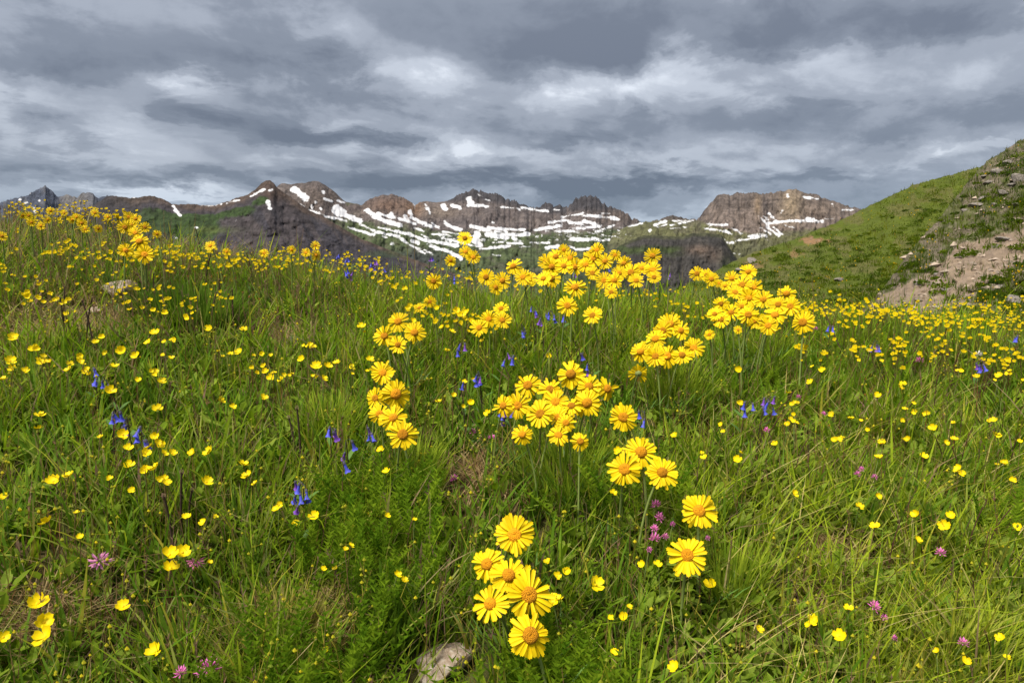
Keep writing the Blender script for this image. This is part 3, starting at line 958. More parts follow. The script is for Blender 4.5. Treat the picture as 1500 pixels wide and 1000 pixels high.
G_DARK = np.array([0.066, 0.142, 0.006])
G_MID = np.array([0.165, 0.262, 0.008])
G_LITE = np.array([0.320, 0.395, 0.020])
G_YEL = np.array([0.35, 0.31, 0.035])
STRAW = np.array([0.50, 0.40, 0.19])
BROWN = np.array([0.22, 0.125, 0.060])
MAUVE = np.array([0.22, 0.135, 0.092])


def build_grass():
    r = np.random.default_rng(101)
    so = Soup()

    def one(px, d, tuft_lean=None, az=None, hs=1.0, hue=0.0, ws=1.0, seg=3):
        n = len(px)
        base = gpos(px, d)
        x, y = base[:, 0], base[:, 1]
        zone = fbm(x * 1.1 + 5, y * 1.1 + 2, 201, 3)
        zone2 = fbm(x * 2.7 + 15, y * 2.7 + 1, 205, 3)
        keep = r.uniform(0, 1, n) > bare_at(x, y) * 1.02
        keep &= r.uniform(0, 1, n) < 0.35 + 1.2 * sstep(.34, .56, zone2)
        mauve = sstep(620, 60, px) * sstep(1.9, 3.2, d)
        h = r.gamma(9, 1 / 9.0, n) * (0.062 + 0.060 * zone2 + 0.025 * sstep(1.6, 2.6, d)) * hs
        col = mixcol(G_DARK, G_MID, np.clip(sstep(.25, .7, zone + r.normal(0, .16, n)), 0, 1))
        lite = np.clip(.55 * sstep(850, 1250, px) * sstep(2.3, 1.3, d) + sstep(.50, .72, zone2) * .32 + r.uniform(-.25, .45, n) - .28 * sstep(1.7, 2.4, d), 0, 1)
        col = mixcol_v(col, G_LITE, np.clip(lite + hue, 0, 1))
        yel = (r.uniform(0, 1, n) < 0.09 + .16 * mauve) * r.uniform(.4, 1, n)
        col = mixcol_v(col, G_YEL, yel)
        br = (r.uniform(0, 1, n) < 0.10 + .36 * mauve) * r.uniform(.5, 1, n)
        col = mixcol_v(col, MAUVE, br)
        a = az if az is not None else r.uniform(0, 2 * math.pi, n)
        ln = tuft_lean if tuft_lean is not None else np.abs(r.normal(0.18, .16, n))
        cv = r.normal(.22, .25, n)
        w = r.uniform(.0018, .0048, n) * (1 + .22 * (d - 1).clip(0, 3)) * ws
        tip = mixcol_v(col, np.broadcast_to(STRAW, col.shape) * .8, (r.uniform(0, 1, n) < .2) * r.uniform(.2, .8, n))
        k = keep
        blades(so, base[k], h[k], a[k], ln[k], cv[k], w[k], col[k], tip[k], seg, r)

    px, d = scatter_px(84000, r=r)
    one(px, d)
    # tufts: blades fanning out of a common foot
    nt = 4200
    tpx, td = scatter_px(nt, r=r)
    m = r.integers(14, 38, nt)
    rep = np.repeat(np.arange(nt), m)
    spread = r.uniform(.008, .03, nt)[rep]
    ang = r.uniform(0, 2 * math.pi, len(rep))
    rad = np.sqrt(r.uniform(0, 1, len(rep)))
    dd = td[rep] + np.sin(ang) * rad * spread
    pp = tpx[rep] + np.cos(ang) * rad * spread / td[rep] * F
    one(pp, dd, tuft_lean=rad * .55 + np.abs(r.normal(0, .08, len(rep))), az=ang + r.normal(0, .3, len(rep)), hs=r.uniform(.6, 1.3, nt)[rep], hue=r.normal(0, .28, nt)[rep], ws=r.uniform(.9, 2.3, nt)[rep])
    # sides beyond the frame and behind the crest
    n = 150000
    x = r.uniform(-5.5, 5.5, n); y = r.uniform(0.1, 6.4, n)
    out = (np.abs(x / np.maximum(y, .1)) > .99) | (y < .86) | (y > 5.4)
    out &= np.hypot(x, y) > .38
    x, y = x[out], y[out]
    one(x / y * F + 750, y, hs=1.25, ws=1.5, seg=2)
    so.build('grass', M_GRASS, 'mixed green alpine grass covering the flower meadow', 'grass')


def mixcol_v(a, b, t):
    t = np.asarray(t)[:, None]
    return a * (1 - t) + np.asarray(b) * t


build_grass()


def build_dry():
    r = np.random.default_rng(102)
    so = Soup()
    n = 4600
    px, d = scatter_px(n, r=r)
    base = gpos(px, d)
    base = np.where((bare_at(base[:, 0], base[:, 1]) > .35)[:, None], base - [0, 0, .3], base)
    h = r.uniform(.05, .14, n)
    col = mixcol(STRAW, BROWN, r.uniform(0, 1, n) ** .7)
    blades(so, base, h, r.uniform(0, 6.28, n), r.normal(.5, .5, n), r.normal(.3, .5, n), r.uniform(.0012, .0026, n) * (1 + .2 * d), col, None, 4, r)
    # thin reddish-brown stems standing all through the turf
    n = 7500
    px, d = scatter_px(n, r=r)
    base = gpos(px, d)
    base = np.where((bare_at(base[:, 0], base[:, 1]) > .35)[:, None], base - [0, 0, .3], base)
    blades(so, base, r.uniform(.08, .17, n), r.uniform(0, 6.28, n), r.normal(0, .22, n), r.normal(0, .15, n), r.uniform(.0014, .0024, n) * (1 + .2 * d),
           mixcol(np.array([.22, .085, .040]), np.array([.24, .19, .06]), r.uniform(0, 1, n)), None, 3, r)
    # long pale arching culms on the right
    n = 520
    px = r.uniform(950, 1560, n); d = r.uniform(.95, 2.0, n)
    base = gpos(px, d)
    blades(so, base, r.uniform(.10, .2, n), r.uniform(0, 6.28, n), r.uniform(.4, 1.1, n), r.uniform(.1, .6, n), r.uniform(.0018, .003, n),
           mixcol(STRAW * 1.15, G_YEL * 1.2, r.uniform(0, 1, n)), None, 5, r)
    # flattened dead thatch on the bare spots
    for (bx, by, sx, sy) in BARE_W[:8]:
        n = 420
        x = bx + r.normal(0, sx * .7, n); y = by + r.normal(0, sy * .7, n)
        base = np.stack([x, y, ground(x, y) + CAMZ + r.uniform(.002, .02, n)], -1)
        blades(so, base, r.uniform(.03, .09, n), r.uniform(0, 6.28, n), r.uniform(.8, 2.2, n), r.normal(0, .5, n), r.uniform(.0015, .003, n),
               mixcol(BROWN, STRAW * 1.1, r.uniform(0, 1, n) ** 1.6), None, 3, r)
    so.build('dry_grass', M_GRASS, 'straw-coloured dead grass blades and thatch among the green', 'dry grass')


build_dry()


def build_fronds():
    """feathery yarrow-like leaves: upright midrib with short crowded leaflets all round it"""
    r = np.random.default_rng(103)
    so = Soup()
    px, d = [], []
    # groups of fronds, dense along the foot of the picture
    for i in range(1800):
        near = i < 1000
        cpx = r.uniform(-150, 1650)
        cd = r.uniform(.8, 1.5) if near else r.uniform(1.3, 3.2)
        if vnoise((cpx - 750) / F * cd * 3.2 + 8, cd * 3.2 + 3, 222) < (.60 if cpx < 900 else .66):
            continue
        k = r.integers(3, 8)
        px += list(cpx + r.normal(0, 26 / cd, k)); d += list(cd + r.normal(0, .03, k))
    px, d = np.array(px), np.array(d)
    base = gpos(px, d)
    keep = bare_at(base[:, 0], base[:, 1]) < .35
    px, d, base = px[keep], d[keep], base[keep]
    n = len(px)
    Lh = r.uniform(.06, .12, n) * (1 + .35 * (d < 1.5))
    az = r.uniform(0, 6.28, n)
    lean = np.abs(r.normal(.15, .2, n)); cv = r.normal(.15, .2, n)
    dirh = np.stack([np.cos(az), np.sin(az), 0 * az], -1)
    col = mixcol(np.array([0.095, 0.195, 0.008]), np.array([0.225, 0.330, 0.016]), r.uniform(0, 1, n))
    pairs = 17
    f = [(0, 1, 2)]
    for j in range(pairs):
        t = 0.18 + .82 * j / (pairs - 1)
        c = base + dirh * (Lh * (lean * t + cv * t * t))[:, None]
        c[:, 2] += Lh * t
        ln = Lh * .105 * (1 - .55 * t) * (0.6 + .8 * np.minimum(1, t * 3)) * r.uniform(.8, 1.2, n)
        for sgn in (0, 1, 2):
            a = az + sgn * 2.1 + j * 1.1 + r.normal(0, .25, n)
            o = np.stack([np.cos(a), np.sin(a), 0.75 + 0 * a], -1)
            tip = c + o * ln[:, None]
            wv = np.stack([0 * a, 0 * a, Lh * .022], -1)
            so.add(np.stack([c - wv, c + wv, tip], 1), f, col * r.uniform(.85, 1.15, (n, 1)))
    blades(so, base, Lh, az, lean, cv, np.full(n, .0016), col * .9, None, 3, r)
    so.build('feathery_leaves', M_GRASS, 'feathery upright green leaves crowded low among the grass', 'foliage')


build_fronds()


def leaf_quads(so, c, ax, up, L, W, col):
    """folded ovate leaves: (N,3) base, axis, up normal"""
    side = np.cross(ax, up)
    Lx, Wx = L[:, None], W[:, None]
    V = np.stack([c, c + ax * Lx * .35 + side * Wx * .5 + up * Wx * .15, c + ax * Lx * .75 + side * Wx * .38 + up * Wx * .12, c + ax * Lx,
                  c + ax * Lx * .75 - side * Wx * .38 + up * Wx * .12, c + ax * Lx * .35 - side * Wx * .5 + up * Wx * .15, c + ax * Lx * .5], 1)
    so.add(V, [(0, 1, 6), (1, 2, 6), (2, 3, 6), (3, 4, 6), (4, 5, 6), (5, 0, 6)], col)


def unit(v):
    return v / (np.linalg.norm(v, axis=-1, keepdims=True) + 1e-9)


def build_low_leaves():
    r = np.random.default_rng(104)
    so = Soup()
    n = 4200
    px, d = scatter_px(n, d1=3.6, r=r)
    # more of them at the lower right, where the turf is leafy and pale green
    px[:900] = r.uniform(930, 1600, 900); d[:900] = r.uniform(.9, 1.7, 900)
    base = gpos(px, d)
    keep = bare_at(base[:, 0], base[:, 1]) < .35
    px, d, base = px[keep], d[keep], base[keep]
    n = len(px)
    rightish = sstep(850, 1200, px) * sstep(2.2, 1.4, d)
    for j in range(8):
        az = r.uniform(0, 6.28, n)
        elv = r.uniform(.15, 1.15, n)
        ax = np.stack([np.cos(az) * np.cos(elv), np.sin(az) * np.cos(elv), np.sin(elv)], -1)
        up = unit(np.stack([-np.cos(az) * np.sin(elv), -np.sin(az) * np.sin(elv), np.cos(elv)], -1) + r.normal(0, .25, (n, 3)))
        up = unit(up - ax * (up * ax).sum(-1, keepdims=True))
        st = base + np.stack([np.cos(az), np.sin(az), 0 * az], -1) * r.uniform(.003, .03, (n, 1))
        st[:, 2] += r.uniform(.005, .06, n)
        col = mixcol(G_MID * .8, np.array([0.26, 0.34, 0.05]), np.clip(r.uniform(-.1, .7, n) + .35 * rightish, 0, 1))
        leaf_quads(so, st, ax, up, r.uniform(.016, .050, n), r.uniform(.009, .021, n), col)
    # tall narrow lanceolate leaves in clumps
    m = 1500
    px, d = scatter_px(m, d1=3.2, r=r)
    b0 = gpos(px, d)
    b0 = np.where((bare_at(b0[:, 0], b0[:, 1]) > .35)[:, None], b0 - [0, 0, .3], b0)
    for j in range(6):
        az = r.uniform(0, 6.28, m)
        blades(so, b0 + r.normal(0, .006, (m, 3)) * [1, 1, 0], r.uniform(.06, .15, m), az, r.uniform(.1, .6, m), r.uniform(0, .4, m), r.uniform(.005, .011, m),
               mixcol(G_DARK * 1.1, np.array([0.15, 0.26, 0.022]), r.uniform(0, 1, m)), None, 4, r)
    so.build('low_leaves', M_GRASS, 'small rounded and lance-shaped green leaves low in the turf', 'foliage')


build_low_leaves()


def tube_soup(so, A, B, w, col):
    """thin three-sided straight stems from A to B"""
    n = len(A)
    ax = unit(B - A)
    ref = np.zeros((n, 3)); ref[:, 0] = 1
    s1 = unit(np.cross(ax, ref)); s2 = np.cross(ax, s1)
    V = []
    for P, k in ((A, 1.0), (B, .7)):
        for q in range(3):
            a = q * 2.0944
            V.append(P + (s1 * math.cos(a) + s2 * math.sin(a)) * (w * k)[:, None])
    f = []
    for q in range(3):
        a, b = q, (q + 1) % 3
        f += [(a, b, 3 + b), (a, 3 + b, 3 + a)]
    so.add(np.stack(V, 1), f, col)


OCT = np.array([(1, 0, 0), (0, 1, 0), (-1, 0, 0), (0, -1, 0), (0, 0, 1.25), (0, 0, -1.1)], float)
OCTF = [(0, 1, 4), (1, 2, 4), (2, 3, 4), (3, 0, 4), (1, 0, 5), (2, 1, 5), (3, 2, 5), (0, 3, 5)]


def blob_soup(so, c, s, col):
    so.add(c[:, None, :] + OCT[None] * s[:, None, None], OCTF, col)


def build_buds():
    """branching bud stalks and small seed-head panicles"""
    r = np.random.default_rng(105)
    so = Soup()
    n = 950
    px, d = scatter_px(n, d0=.85, d1=4.2, r=r)
    px[:160] = r.uniform(-50, 700, 160)
    base = gpos(px, d)
    h = r.uniform(.10, .2, n)
    top = base + np.stack([r.normal(0, .25, n) * h, r.normal(0, .25, n) * h, h], -1)
    tube_soup(so, base, top, np.full(n, .0008), mixcol(G_YEL * .7, np.array([.16, .10, .04]), r.uniform(0, 1, n)))
    for j in range(4):
        t = r.uniform(.55, 1, n)[:, None]
        p = base * (1 - t) + top * t
        e = p + np.stack([r.normal(0, .014, n), r.normal(0, .014, n), r.uniform(.006, .03, n)], -1)
        tube_soup(so, p, e, np.full(n, .0006), np.broadcast_to(G_YEL * .8, (n, 3)))
        c = mixcol(np.array([.20, .26, .03]), np.array([.62, .52, .02]), r.uniform(0, 1, n) ** 1.5)
        blob_soup(so, e, r.uniform(.0022, .0042, n), c)
    so.build('bud_stalks', M_GRASS, 'thin branching stalks carrying tiny green and yellow buds', 'buds')
    # brownish-mauve grass panicles, mainly on the left knoll
    so = Soup()
    n = 2300
    px, d = scatter_px(n, d0=.9, d1=5.2, r=r)
    k = int(n * .62)
    px[:k] = r.uniform(-150, 520, k); d[:k] = r.uniform(2.2, 5.6, k)
    base = gpos(px, d)
    h = r.uniform(.10, .19, n)
    lean = np.stack([r.normal(0, .14, n) * h, r.normal(0, .14, n) * h, h], -1)
    top = base + lean
    col = mixcol(MAUVE, BROWN * .8, r.uniform(0, 1, n))
    tube_soup(so, base, top, np.full(n, .0007) * (1 + .15 * d), col * .9)
    for j in range(11):
        t = r.uniform(.68, 1.02, n)[:, None]
        p = base + lean * t
        e = p + np.stack([r.normal(0, .006, n), r.normal(0, .006, n), r.uniform(.003, .014, n)], -1)
        sd = unit(r.normal(0, 1, (n, 3))) * r.uniform(.0009, .002, (n, 1))
        so.add(np.stack([p - sd, p + sd, e], 1), [(0, 1, 2)], col * r.uniform(.7, 1.3, (n, 1)))
    so.build('grass_panicles', M_GRASS, 'mauve-brown flowering grass heads hazing the left knoll', 'grass heads')


build_buds()


def tussock(px, py, wpx, hpx, label, cols, n=420, width=.0045, lean=.35):
    """one clump of leaves out of a common foot"""
    r = np.random.default_rng(int(px + py))
    d = ray_ground(px, py, 0.0)
    x = (px - 750) / F * d
    h = hpx / F * d; w = wpx / F * d
    so = Soup()
    ang = r.uniform(0, 6.28, n); rad = np.sqrt(r.uniform(0, 1, n))
    bx = x + np.cos(ang) * rad * w * .36; by = d + np.sin(ang) * rad * w * .30
    base = np.stack([bx - x, by - d, ground(bx, by) - ground(x, d)], -1)
    hh = h * r.uniform(.55, 1.1, n) * (1.05 - .35 * rad)
    blades(so, base, hh, ang + r.normal(0, .4, n), rad * lean + np.abs(r.normal(0, .08, n)), r.normal(.15, .15, n), r.uniform(.6, 1.3, n) * width * (1 + .15 * d),
           mixcol(cols[0], cols[1], r.uniform(0, 1, n)), None, 4, r)
    me = mesh_np('leaves', np.concatenate(so.v), np.concatenate(so.f), np.concatenate(so.c))
    root = empty('grass_tussock', (x, d, float(ground(x, d)) + CAMZ))
    tag(root, label, 'tussock')
    link('leaves', me, M_GRASS, root)


_dg = (np.array([.060, .125, .010]), np.array([.135, .215, .018]))
_lg = (np.array([.15, .25, .015]), np.array([.33, .40, .03]))
tussock(290, 492, 150, 95, 'bushy dark green leafy tussock beside the whitish stone on the left', _dg, 900, .0060)
tussock(232, 480, 80, 70, 'smaller dark green tussock leaning against the bushy one on the left', _dg, 420, .0055)
tussock(600, 715, 110, 95, 'bright green grass tussock under the upright column of flowers', _lg, 520)
tussock(830, 720, 190, 105, 'broad bright green tussock under the crowded mid-slope clump', _lg, 900)
tussock(985, 590, 150, 85, 'green tussock under the oval group of yellow flowers', _lg, 650)
tussock(1110, 535, 170, 70, 'green tussock under the flower bank before the hillside', _lg, 650)
tussock(870, 495, 200, 80, 'long-leaved green tussock under the big crest bank', _lg, 800)
tussock(1085, 890, 110, 130, 'upright yellow-green tussock with black stalks beside the domed flower', _lg, 520)
tussock(390, 985, 170, 130, 'tawny yellow-green grass tussock low between purple clovers and pale stone', (np.array([.20, .20, .03]), np.array([.38, .31, .09])), 800, .003, .6)
tussock(560, 935, 120, 110, 'fresh green leafy tussock uphill of the pale stone', _dg, 420, .007)
tussock(1425, 985, 220, 120, 'arching pale green grass tussock among pink clovers', (np.array([.22, .30, .02]), np.array([.42, .44, .06])), 800, .004, .9)
tussock(470, 640, 120, 80, 'green grass tussock among bluebells below the tawny thatch', _lg, 450)
tussock(905, 760, 90, 70, 'green tussock behind the small magenta clovers', _dg, 380, .005)


# vegetation on the hillside
def surf(layer_d, px, py):
    """point on a hillside layer under photo pixels"""
    PX, PYY, P = layer_d['PX'], layer_d['PY'], layer_d['P']
    xs = PX[0]
    j = (px - xs[0]) / (xs[1] - xs[0])
    j = np.clip(j, 0, len(xs) - 1.001)
    j0 = j.astype(int); fj = j - j0
    top = PYY[0, j0] * (1 - fj) + PYY[0, j0 + 1] * fj
    bot = PYY[-1, j0] * (1 - fj) + PYY[-1, j0 + 1] * fj
    s = (py - top) / (bot - top)
    nr = PX.shape[0]
    i = np.clip(s, 0, .9999) * (nr - 1)
    i0 = i.astype(int); fi = i - i0
    fj = fj[:, None]; fi = fi[:, None]
    q = (P[i0, j0] * (1 - fj) + P[i0, j0 + 1] * fj) * (1 - fi) + (P[i0 + 1, j0] * (1 - fj) + P[i0 + 1, j0 + 1] * fj) * fi
    return q, (s >= 0) & (s <= 1), s


def build_hill_veg():
    r = np.random.default_rng(106)
    so = Soup()
    fl = Soup()
    for (D, n, x0, x1, rib) in ((HILL, 120000, 985, 1700, False), (RIB, 80000, 1225, 1700, True)):
        px = r.uniform(x0, x1, n)
        py = r.uniform(150, 500, n)
        q, ok, s = surf(D, px, py)
        n1 = fbm(px / 20, py / 12, 301, 4, .6)
        n2 = fbm(px / 9, py / 7, 305, 3, .6)
        dens = sstep(.30, .50, n1) * .8 + .25
        if rib:
            dens = sstep(.40, .56, n1 * .6 + n2 * .4) * .95 + .06
            dm = dirt_mask(px, py)
            dens = dens * (1 - dm) + dm * .55 * sstep(.60, .70, n2)
        else:
            dens = dens * (1 - np.clip(orange_mask(px, py), 0, 1) * .95) * (0.5 + .5 * sstep(.36, .5, n2))
        k = ok & (r.uniform(0, 1, n) < dens)
        px, py, q, s, n1, n2 = px[k], py[k], q[k], s[k], n1[k], n2[k]
        m = len(px)
        patch = fbm(px / 45, py / 22, 311, 3)
        dk = np.array([0.036, 0.070, 0.004]); md = np.array([0.086, 0.122, 0.004]); yl = np.array([0.160, 0.168, 0.003])
        col = mixcol(dk, md, sstep(.3, .62, patch + r.normal(0, .14, m)))
        if not rib:
            yy = sstep(.42, .62, patch + .25 * sstep(330, 260, py)) * r.uniform(.1, .95, m)
            col = mixcol_v(col, yl, yy)
        col = mixcol_v(col, np.array([.15, .10, .055]), (r.uniform(0, 1, m) < .10) * r.uniform(.4, 1, m))
        h = (r.uniform(.06, .19, m)) * (.65 + 1.0 * sstep(.45, .68, n2)) * (1.0 if not rib else .95)
        blades(so, q - [0, 0, .02], h, r.uniform(0, 6.28, m), r.normal(.2, .35, m), r.normal(.2, .25, m), r.uniform(.012, .035, m) * (1 if not rib else .75), col, None, 2, r)
        # low cushions and shrublets standing out of the slope: leaf balls
        nb = 900 if not rib else 420
        bx = r.uniform(x0, 1620, nb); by = r.uniform(200, 480, nb)
        qb, okb, sb = surf(D, bx, by)
        dmb = dirt_mask(bx, by) if rib else np.clip(orange_mask(bx, by), 0, 1)
        kb = okb & (sb > .03) & (r.uniform(0, 1, nb) > dmb * .62)
        qb = qb[kb]
        nb = len(qb)
        rad = r.gamma(5, .055, nb).clip(.1, .6) * (1 if not rib else .62)
        lv = 95
        dirs = unit(r.normal(0, 1, (nb, lv, 3))); dirs[..., 2] = np.abs(dirs[..., 2])
        pos = qb[:, None, :] + dirs * (rad[:, None, None] * r.uniform(.55, 1.05, (nb, lv, 1))) * [1.25, 1.1, .62]
        bc = mixcol(dk * .9, md * 1.2, r.uniform(0, 1, nb))
        cc = np.repeat(bc[:, None], lv, 1) * r.uniform(.7, 1.35, (nb, lv, 1))
        pos = pos.reshape(-1, 3); cc = cc.reshape(-1, 3)
        a1 = unit(r.normal(0, 1, pos.shape)) * r.uniform(.022, .05, (len(pos), 1))
        a2 = unit(r.normal(0, 1, pos.shape)) * r.uniform(.02, .04, (len(pos), 1))
        so.add(np.stack([pos - a1, pos + a1, pos + a2 + [0, 0, .04]], 1), [(0, 1, 2)], cc)
        # yellow flower specks
        nf = 2600 if not rib else 1100
        fx = r.uniform(x0, 1650, nf); fy = r.uniform(190, 480, nf)
        qf, okf, sf = surf(D, fx, fy)
        pf = fbm(fx / 26, fy / 16, 331, 3)
        kf = okf & (r.uniform(0, 1, nf) < sstep(.46, .66, pf)) & (r.uniform(0, 1, nf) > (dirt_mask(fx, fy) if rib else 0))
        qf = qf[kf] + np.stack([0 * fx[kf], 0 * fx[kf], r.uniform(.10, .2, kf.sum())], -1)
        blob_soup(fl, qf, r.uniform(.016, .032, len(qf)) * (1 if not rib else .8), np.broadcast_to(np.array([.66, .43, .006]), qf.shape) * r.uniform(.6, 1.05, (len(qf), 1)))
    so.build('hillside_vegetation', M_GRASS, 'green tussocks and low cushions covering the right hillside', 'vegetation')
    fl.build('hillside_flowers', M_GRASS, 'distant yellow flower specks strewn over the right hillside', 'flowers')


build_hill_veg()


# ------------------------------------------------------------------ stones
def rock_mesh(name, seed, sub=3, flat=.55):
    r = np.random.default_rng(seed)
    import bmesh
    bm = bmesh.new()
    bmesh.ops.create_icosphere(bm, subdivisions=sub, radius=1.0)
    v = np.array([p.co[:] for p in bm.verts])
    f = np.array([[q.index for q in p.verts] for p in bm.faces])
    bm.free()
    for k in range(13):
        nrm = unit(r.normal(0, 1, 3))
        dist = r.uniform(.50, .85)
        e = v @ nrm - dist
        v = v - np.where(e > 0, e * .96, 0)[:, None] * nrm
    v = v * (1 + .09 * (fbm(v[:, 0] * 3 + v[:, 2], v[:, 1] * 3 + 7, seed, 3)[:, None] - .5))
    v = v * [1, r.uniform(.65, .95), flat]
    return mesh_np(name, v, f)


ROCKS = [rock_mesh('stone', 400 + i, 3, .42 + .06 * (i % 5)) for i in range(7)]
_rock_cache = {}


def stone(px, py, wpx, label, mat, k, depth=None, rot=0.0, sink=.3, on=None, ysc=1.0, group=None):
    if on is None:
        d = ray_ground(px, py, 0.01)
        x = (px - 750) / F * d
        loc = Vector((x, d, float(ground(x, d)) + CAMZ))
    else:
        q, ok, s = surf(on, np.array([float(px)]), np.array([float(py)]))
        loc = Vector(q[0]); d = loc.y
    key = (k, mat.name)
    if key not in _rock_cache:
        me = ROCKS[k].copy()
        me.materials.append(mat)
        _rock_cache[key] = me
    o = link('stone', _rock_cache[key])
    s = wpx / F * d / 2 * 1.15
    o.scale = (s, s * ysc, s)
    o.rotation_euler = (random.uniform(-.25, .25), random.uniform(-.25, .25), rot)
    o.location = loc + Vector((0, 0, s * sink))
    return tag(o, label, 'stone', group)


stone(640, 968, 98, 'pale tan lichen-spotted stone at the foot of the tight flower cluster', M_STONE, 0, rot=.25, sink=.08)
stone(174, 440, 50, 'whitish lichen-covered stone beside the dark green grass tuft on the left knoll', M_STONE, 1, rot=.2, sink=.75)
stone(190, 433, 26, 'small flat tan stone leaning behind the whitish lichen-covered stone', M_STONE, 2, rot=1.2)
stone(56, 418, 36, 'dark grey elongated stone in the grass of the left knoll', M_STONE2, 3, rot=.9)
stone(332, 430, 24, 'small pale stone half hidden behind dead stalks on the left knoll', M_STONE, 4, rot=.1)
stone(142, 451, 34, 'low tan stone below the whitish stone on the left knoll', M_STONE, 5, rot=2.1, sink=.0)
stone(432, 492, 44, 'flat brownish stone lying in thatch on the left slope', M_STONE2, 6, rot=.4, sink=-.05)
HILL_STONES = [(1430, 301, 22, 'large pointed pale-grey boulder on the rocky rib', 0), (1412, 308, 10, 'small grey stone just below the pointed boulder', 1),
               (1478, 240, 18, 'grey outcrop stone near the top of the rocky rib', 2), (1462, 252, 22, 'flat grey slab high on the rocky rib', 3),
               (1492, 262, 24, 'brownish blocky stone high on the rocky rib beside the sky', 4), (1448, 268, 16, 'pale flat slab in the upper rubble of the rib', 5),
               (1470, 282, 18, 'brown stone in the middle rubble of the rib', 6), (1490, 300, 14, 'small tan stone uphill of the pointed boulder by the flowers', 0), (1456, 300, 12, 'flat brown stone touching the uphill side of the pointed boulder', 3), (1482, 272, 16, 'angular grey block under the high flat slab', 1), (1444, 258, 12, 'small brown block by the skyline of the rib', 6),
               (1440, 290, 12, 'small tan stone behind the pointed boulder', 3), (1384, 425, 15, 'pale tilted stone lying on the bare tan soil', 1),
               (1372, 402, 9, 'small brown stone at the edge of the bare soil', 2), (1490, 440, 30, 'broad low grey slab at the foot of the bare soil', 3),
               (1408, 452, 20, 'grey stone at the foot of the slope among green cushions', 4), (1465, 420, 18, 'dark grey stone between cushions below the bare soil', 5),
               (1436, 424, 12, 'round grey stone below the bare soil', 6), (1470, 352, 22, 'brown crumbling outcrop at the top edge of the bare soil', 0),
               (1460, 362, 15, 'dark brown broken rock under the soil edge', 2), (1366, 386, 8, 'tiny pale stone on the bare soil', 5)]
for (px, py, w, lab, k) in HILL_STONES:
    stone(px, py, w, lab, M_STONE2, k, rot=random.uniform(0, 6), on=RIB, sink=-.02)
stone(1345, 417, 13, 'low tan stone on the bare strip above the yellow flower band', M_STONE2, 4, on=RIB, rot=1)
stone(1228, 412, 14, 'grey-white stone embedded in the green hillside', M_STONE2, 1, on=HILL, rot=.4)
stone(1100, 385, 16, 'tan stone on the eroded foot of the green hillside', M_STONE2, 2, on=HILL, rot=2)
stone(1082, 398, 14, 'grey stone low on the eroded edge of the green hillside', M_STONE2, 5, on=HILL, rot=1)


def build_scree():
    r = np.random.default_rng(107)
    so = Soup()
    px = np.concatenate([r.uniform(1280, 1640, 1500), r.uniform(1060, 1240, 260)]); py = np.concatenate([r.uniform(215, 475, 1500), r.uniform(340, 410, 260)])
    for D, sl in ((RIB, slice(0, 1500)), (HILL, slice(1500, 1760))):
        q, ok, s = surf(D, px[sl], py[sl])
        a, b = px[sl], py[sl]
        w = dirt_mask(a, b) * .5 + sstep(.46, .6, fbm(a / 18, b / 14, 83, 5, .6)) if D is RIB else np.clip(orange_mask(a, b), 0, 1)
        k = ok & (r.uniform(0, 1, len(a)) < w * .8)
        q = q[k]
        n = len(q)
        s = r.gamma(2, .02, n) + .012
        V = q[:, None, :] + (OCT[None] * r.uniform(.5, 1.3, (n, 6, 1)) * [1.3, 1.1, .6] + r.normal(0, .12, (n, 6, 3))) * s[:, None, None]
        so.add(V, OCTF, mixcol(np.array([.13, .105, .085]), np.array([.34, .27, .21]), r.uniform(0, 1, n)))
    so.build('scree', M_HILL_STONE, 'small loose stones scattered over the bare hillside soil', 'scree')


M_HILL_STONE = foliage_mat('loose_stone', None, 0.0, 0.9, 0.15, 0.3, 12)
build_scree()


# ------------------------------------------------------------------ flower parts (shared meshes, unit radius)
def petal_mesh(name, seed, arch, w0):
    r = np.random.default_rng(seed)
    rows = 6
    cols = [-1, -.5, 0, .5, 1]
    v = []
    for i in range(rows):
        t = i / (rows - 1)
        wid = w0 * (0.42 + .75 * t - .25 * t ** 4) if t < .99 else w0 * .78
        for c in cols:
            x = .20 + .80 * t
            if i == rows - 1:
                x += (.02 if abs(c) == 1 else -.035 if abs(c) == .5 else .035)      # three-toothed tip
            if i == rows - 1 and abs(c) == 1:
                x -= .03
            z = arch[0] * t + arch[1] * t * t + .028 * abs(c) * (1 - .4 * t) - .018 * (abs(c) == .5)
            v.append((x, c * wid * .5 + .012 * math.sin(3 * t + seed), z + r.normal(0, .004)))
    f = []
    nc = len(cols)
    for i in range(rows - 1):
        for j in range(nc - 1):
            a = i * nc + j
            f.append((a, a + nc, a + nc + 1, a + 1))
    me = mesh_np(name, np.array(v), np.array(f), smooth=True)
    me.materials.append(M_PETAL)
    return me


PETALS = [petal_mesh('petal', 500 + i, [(.10, -.10), (.02, -.12), (.16, -.22), (-.05, -.02), (.05, .06)][i], [.215, .19, .23, .205, .22][i]) for i in range(5)]


def grid_faces(rows, nc, closed=True):
    f = []
    for i in range(rows - 1):
        for j in range(nc if closed else nc - 1):
            a, b = i * nc + j, i * nc + (j + 1) % nc
            f.append((a, b, b + nc, a + nc))
    return f


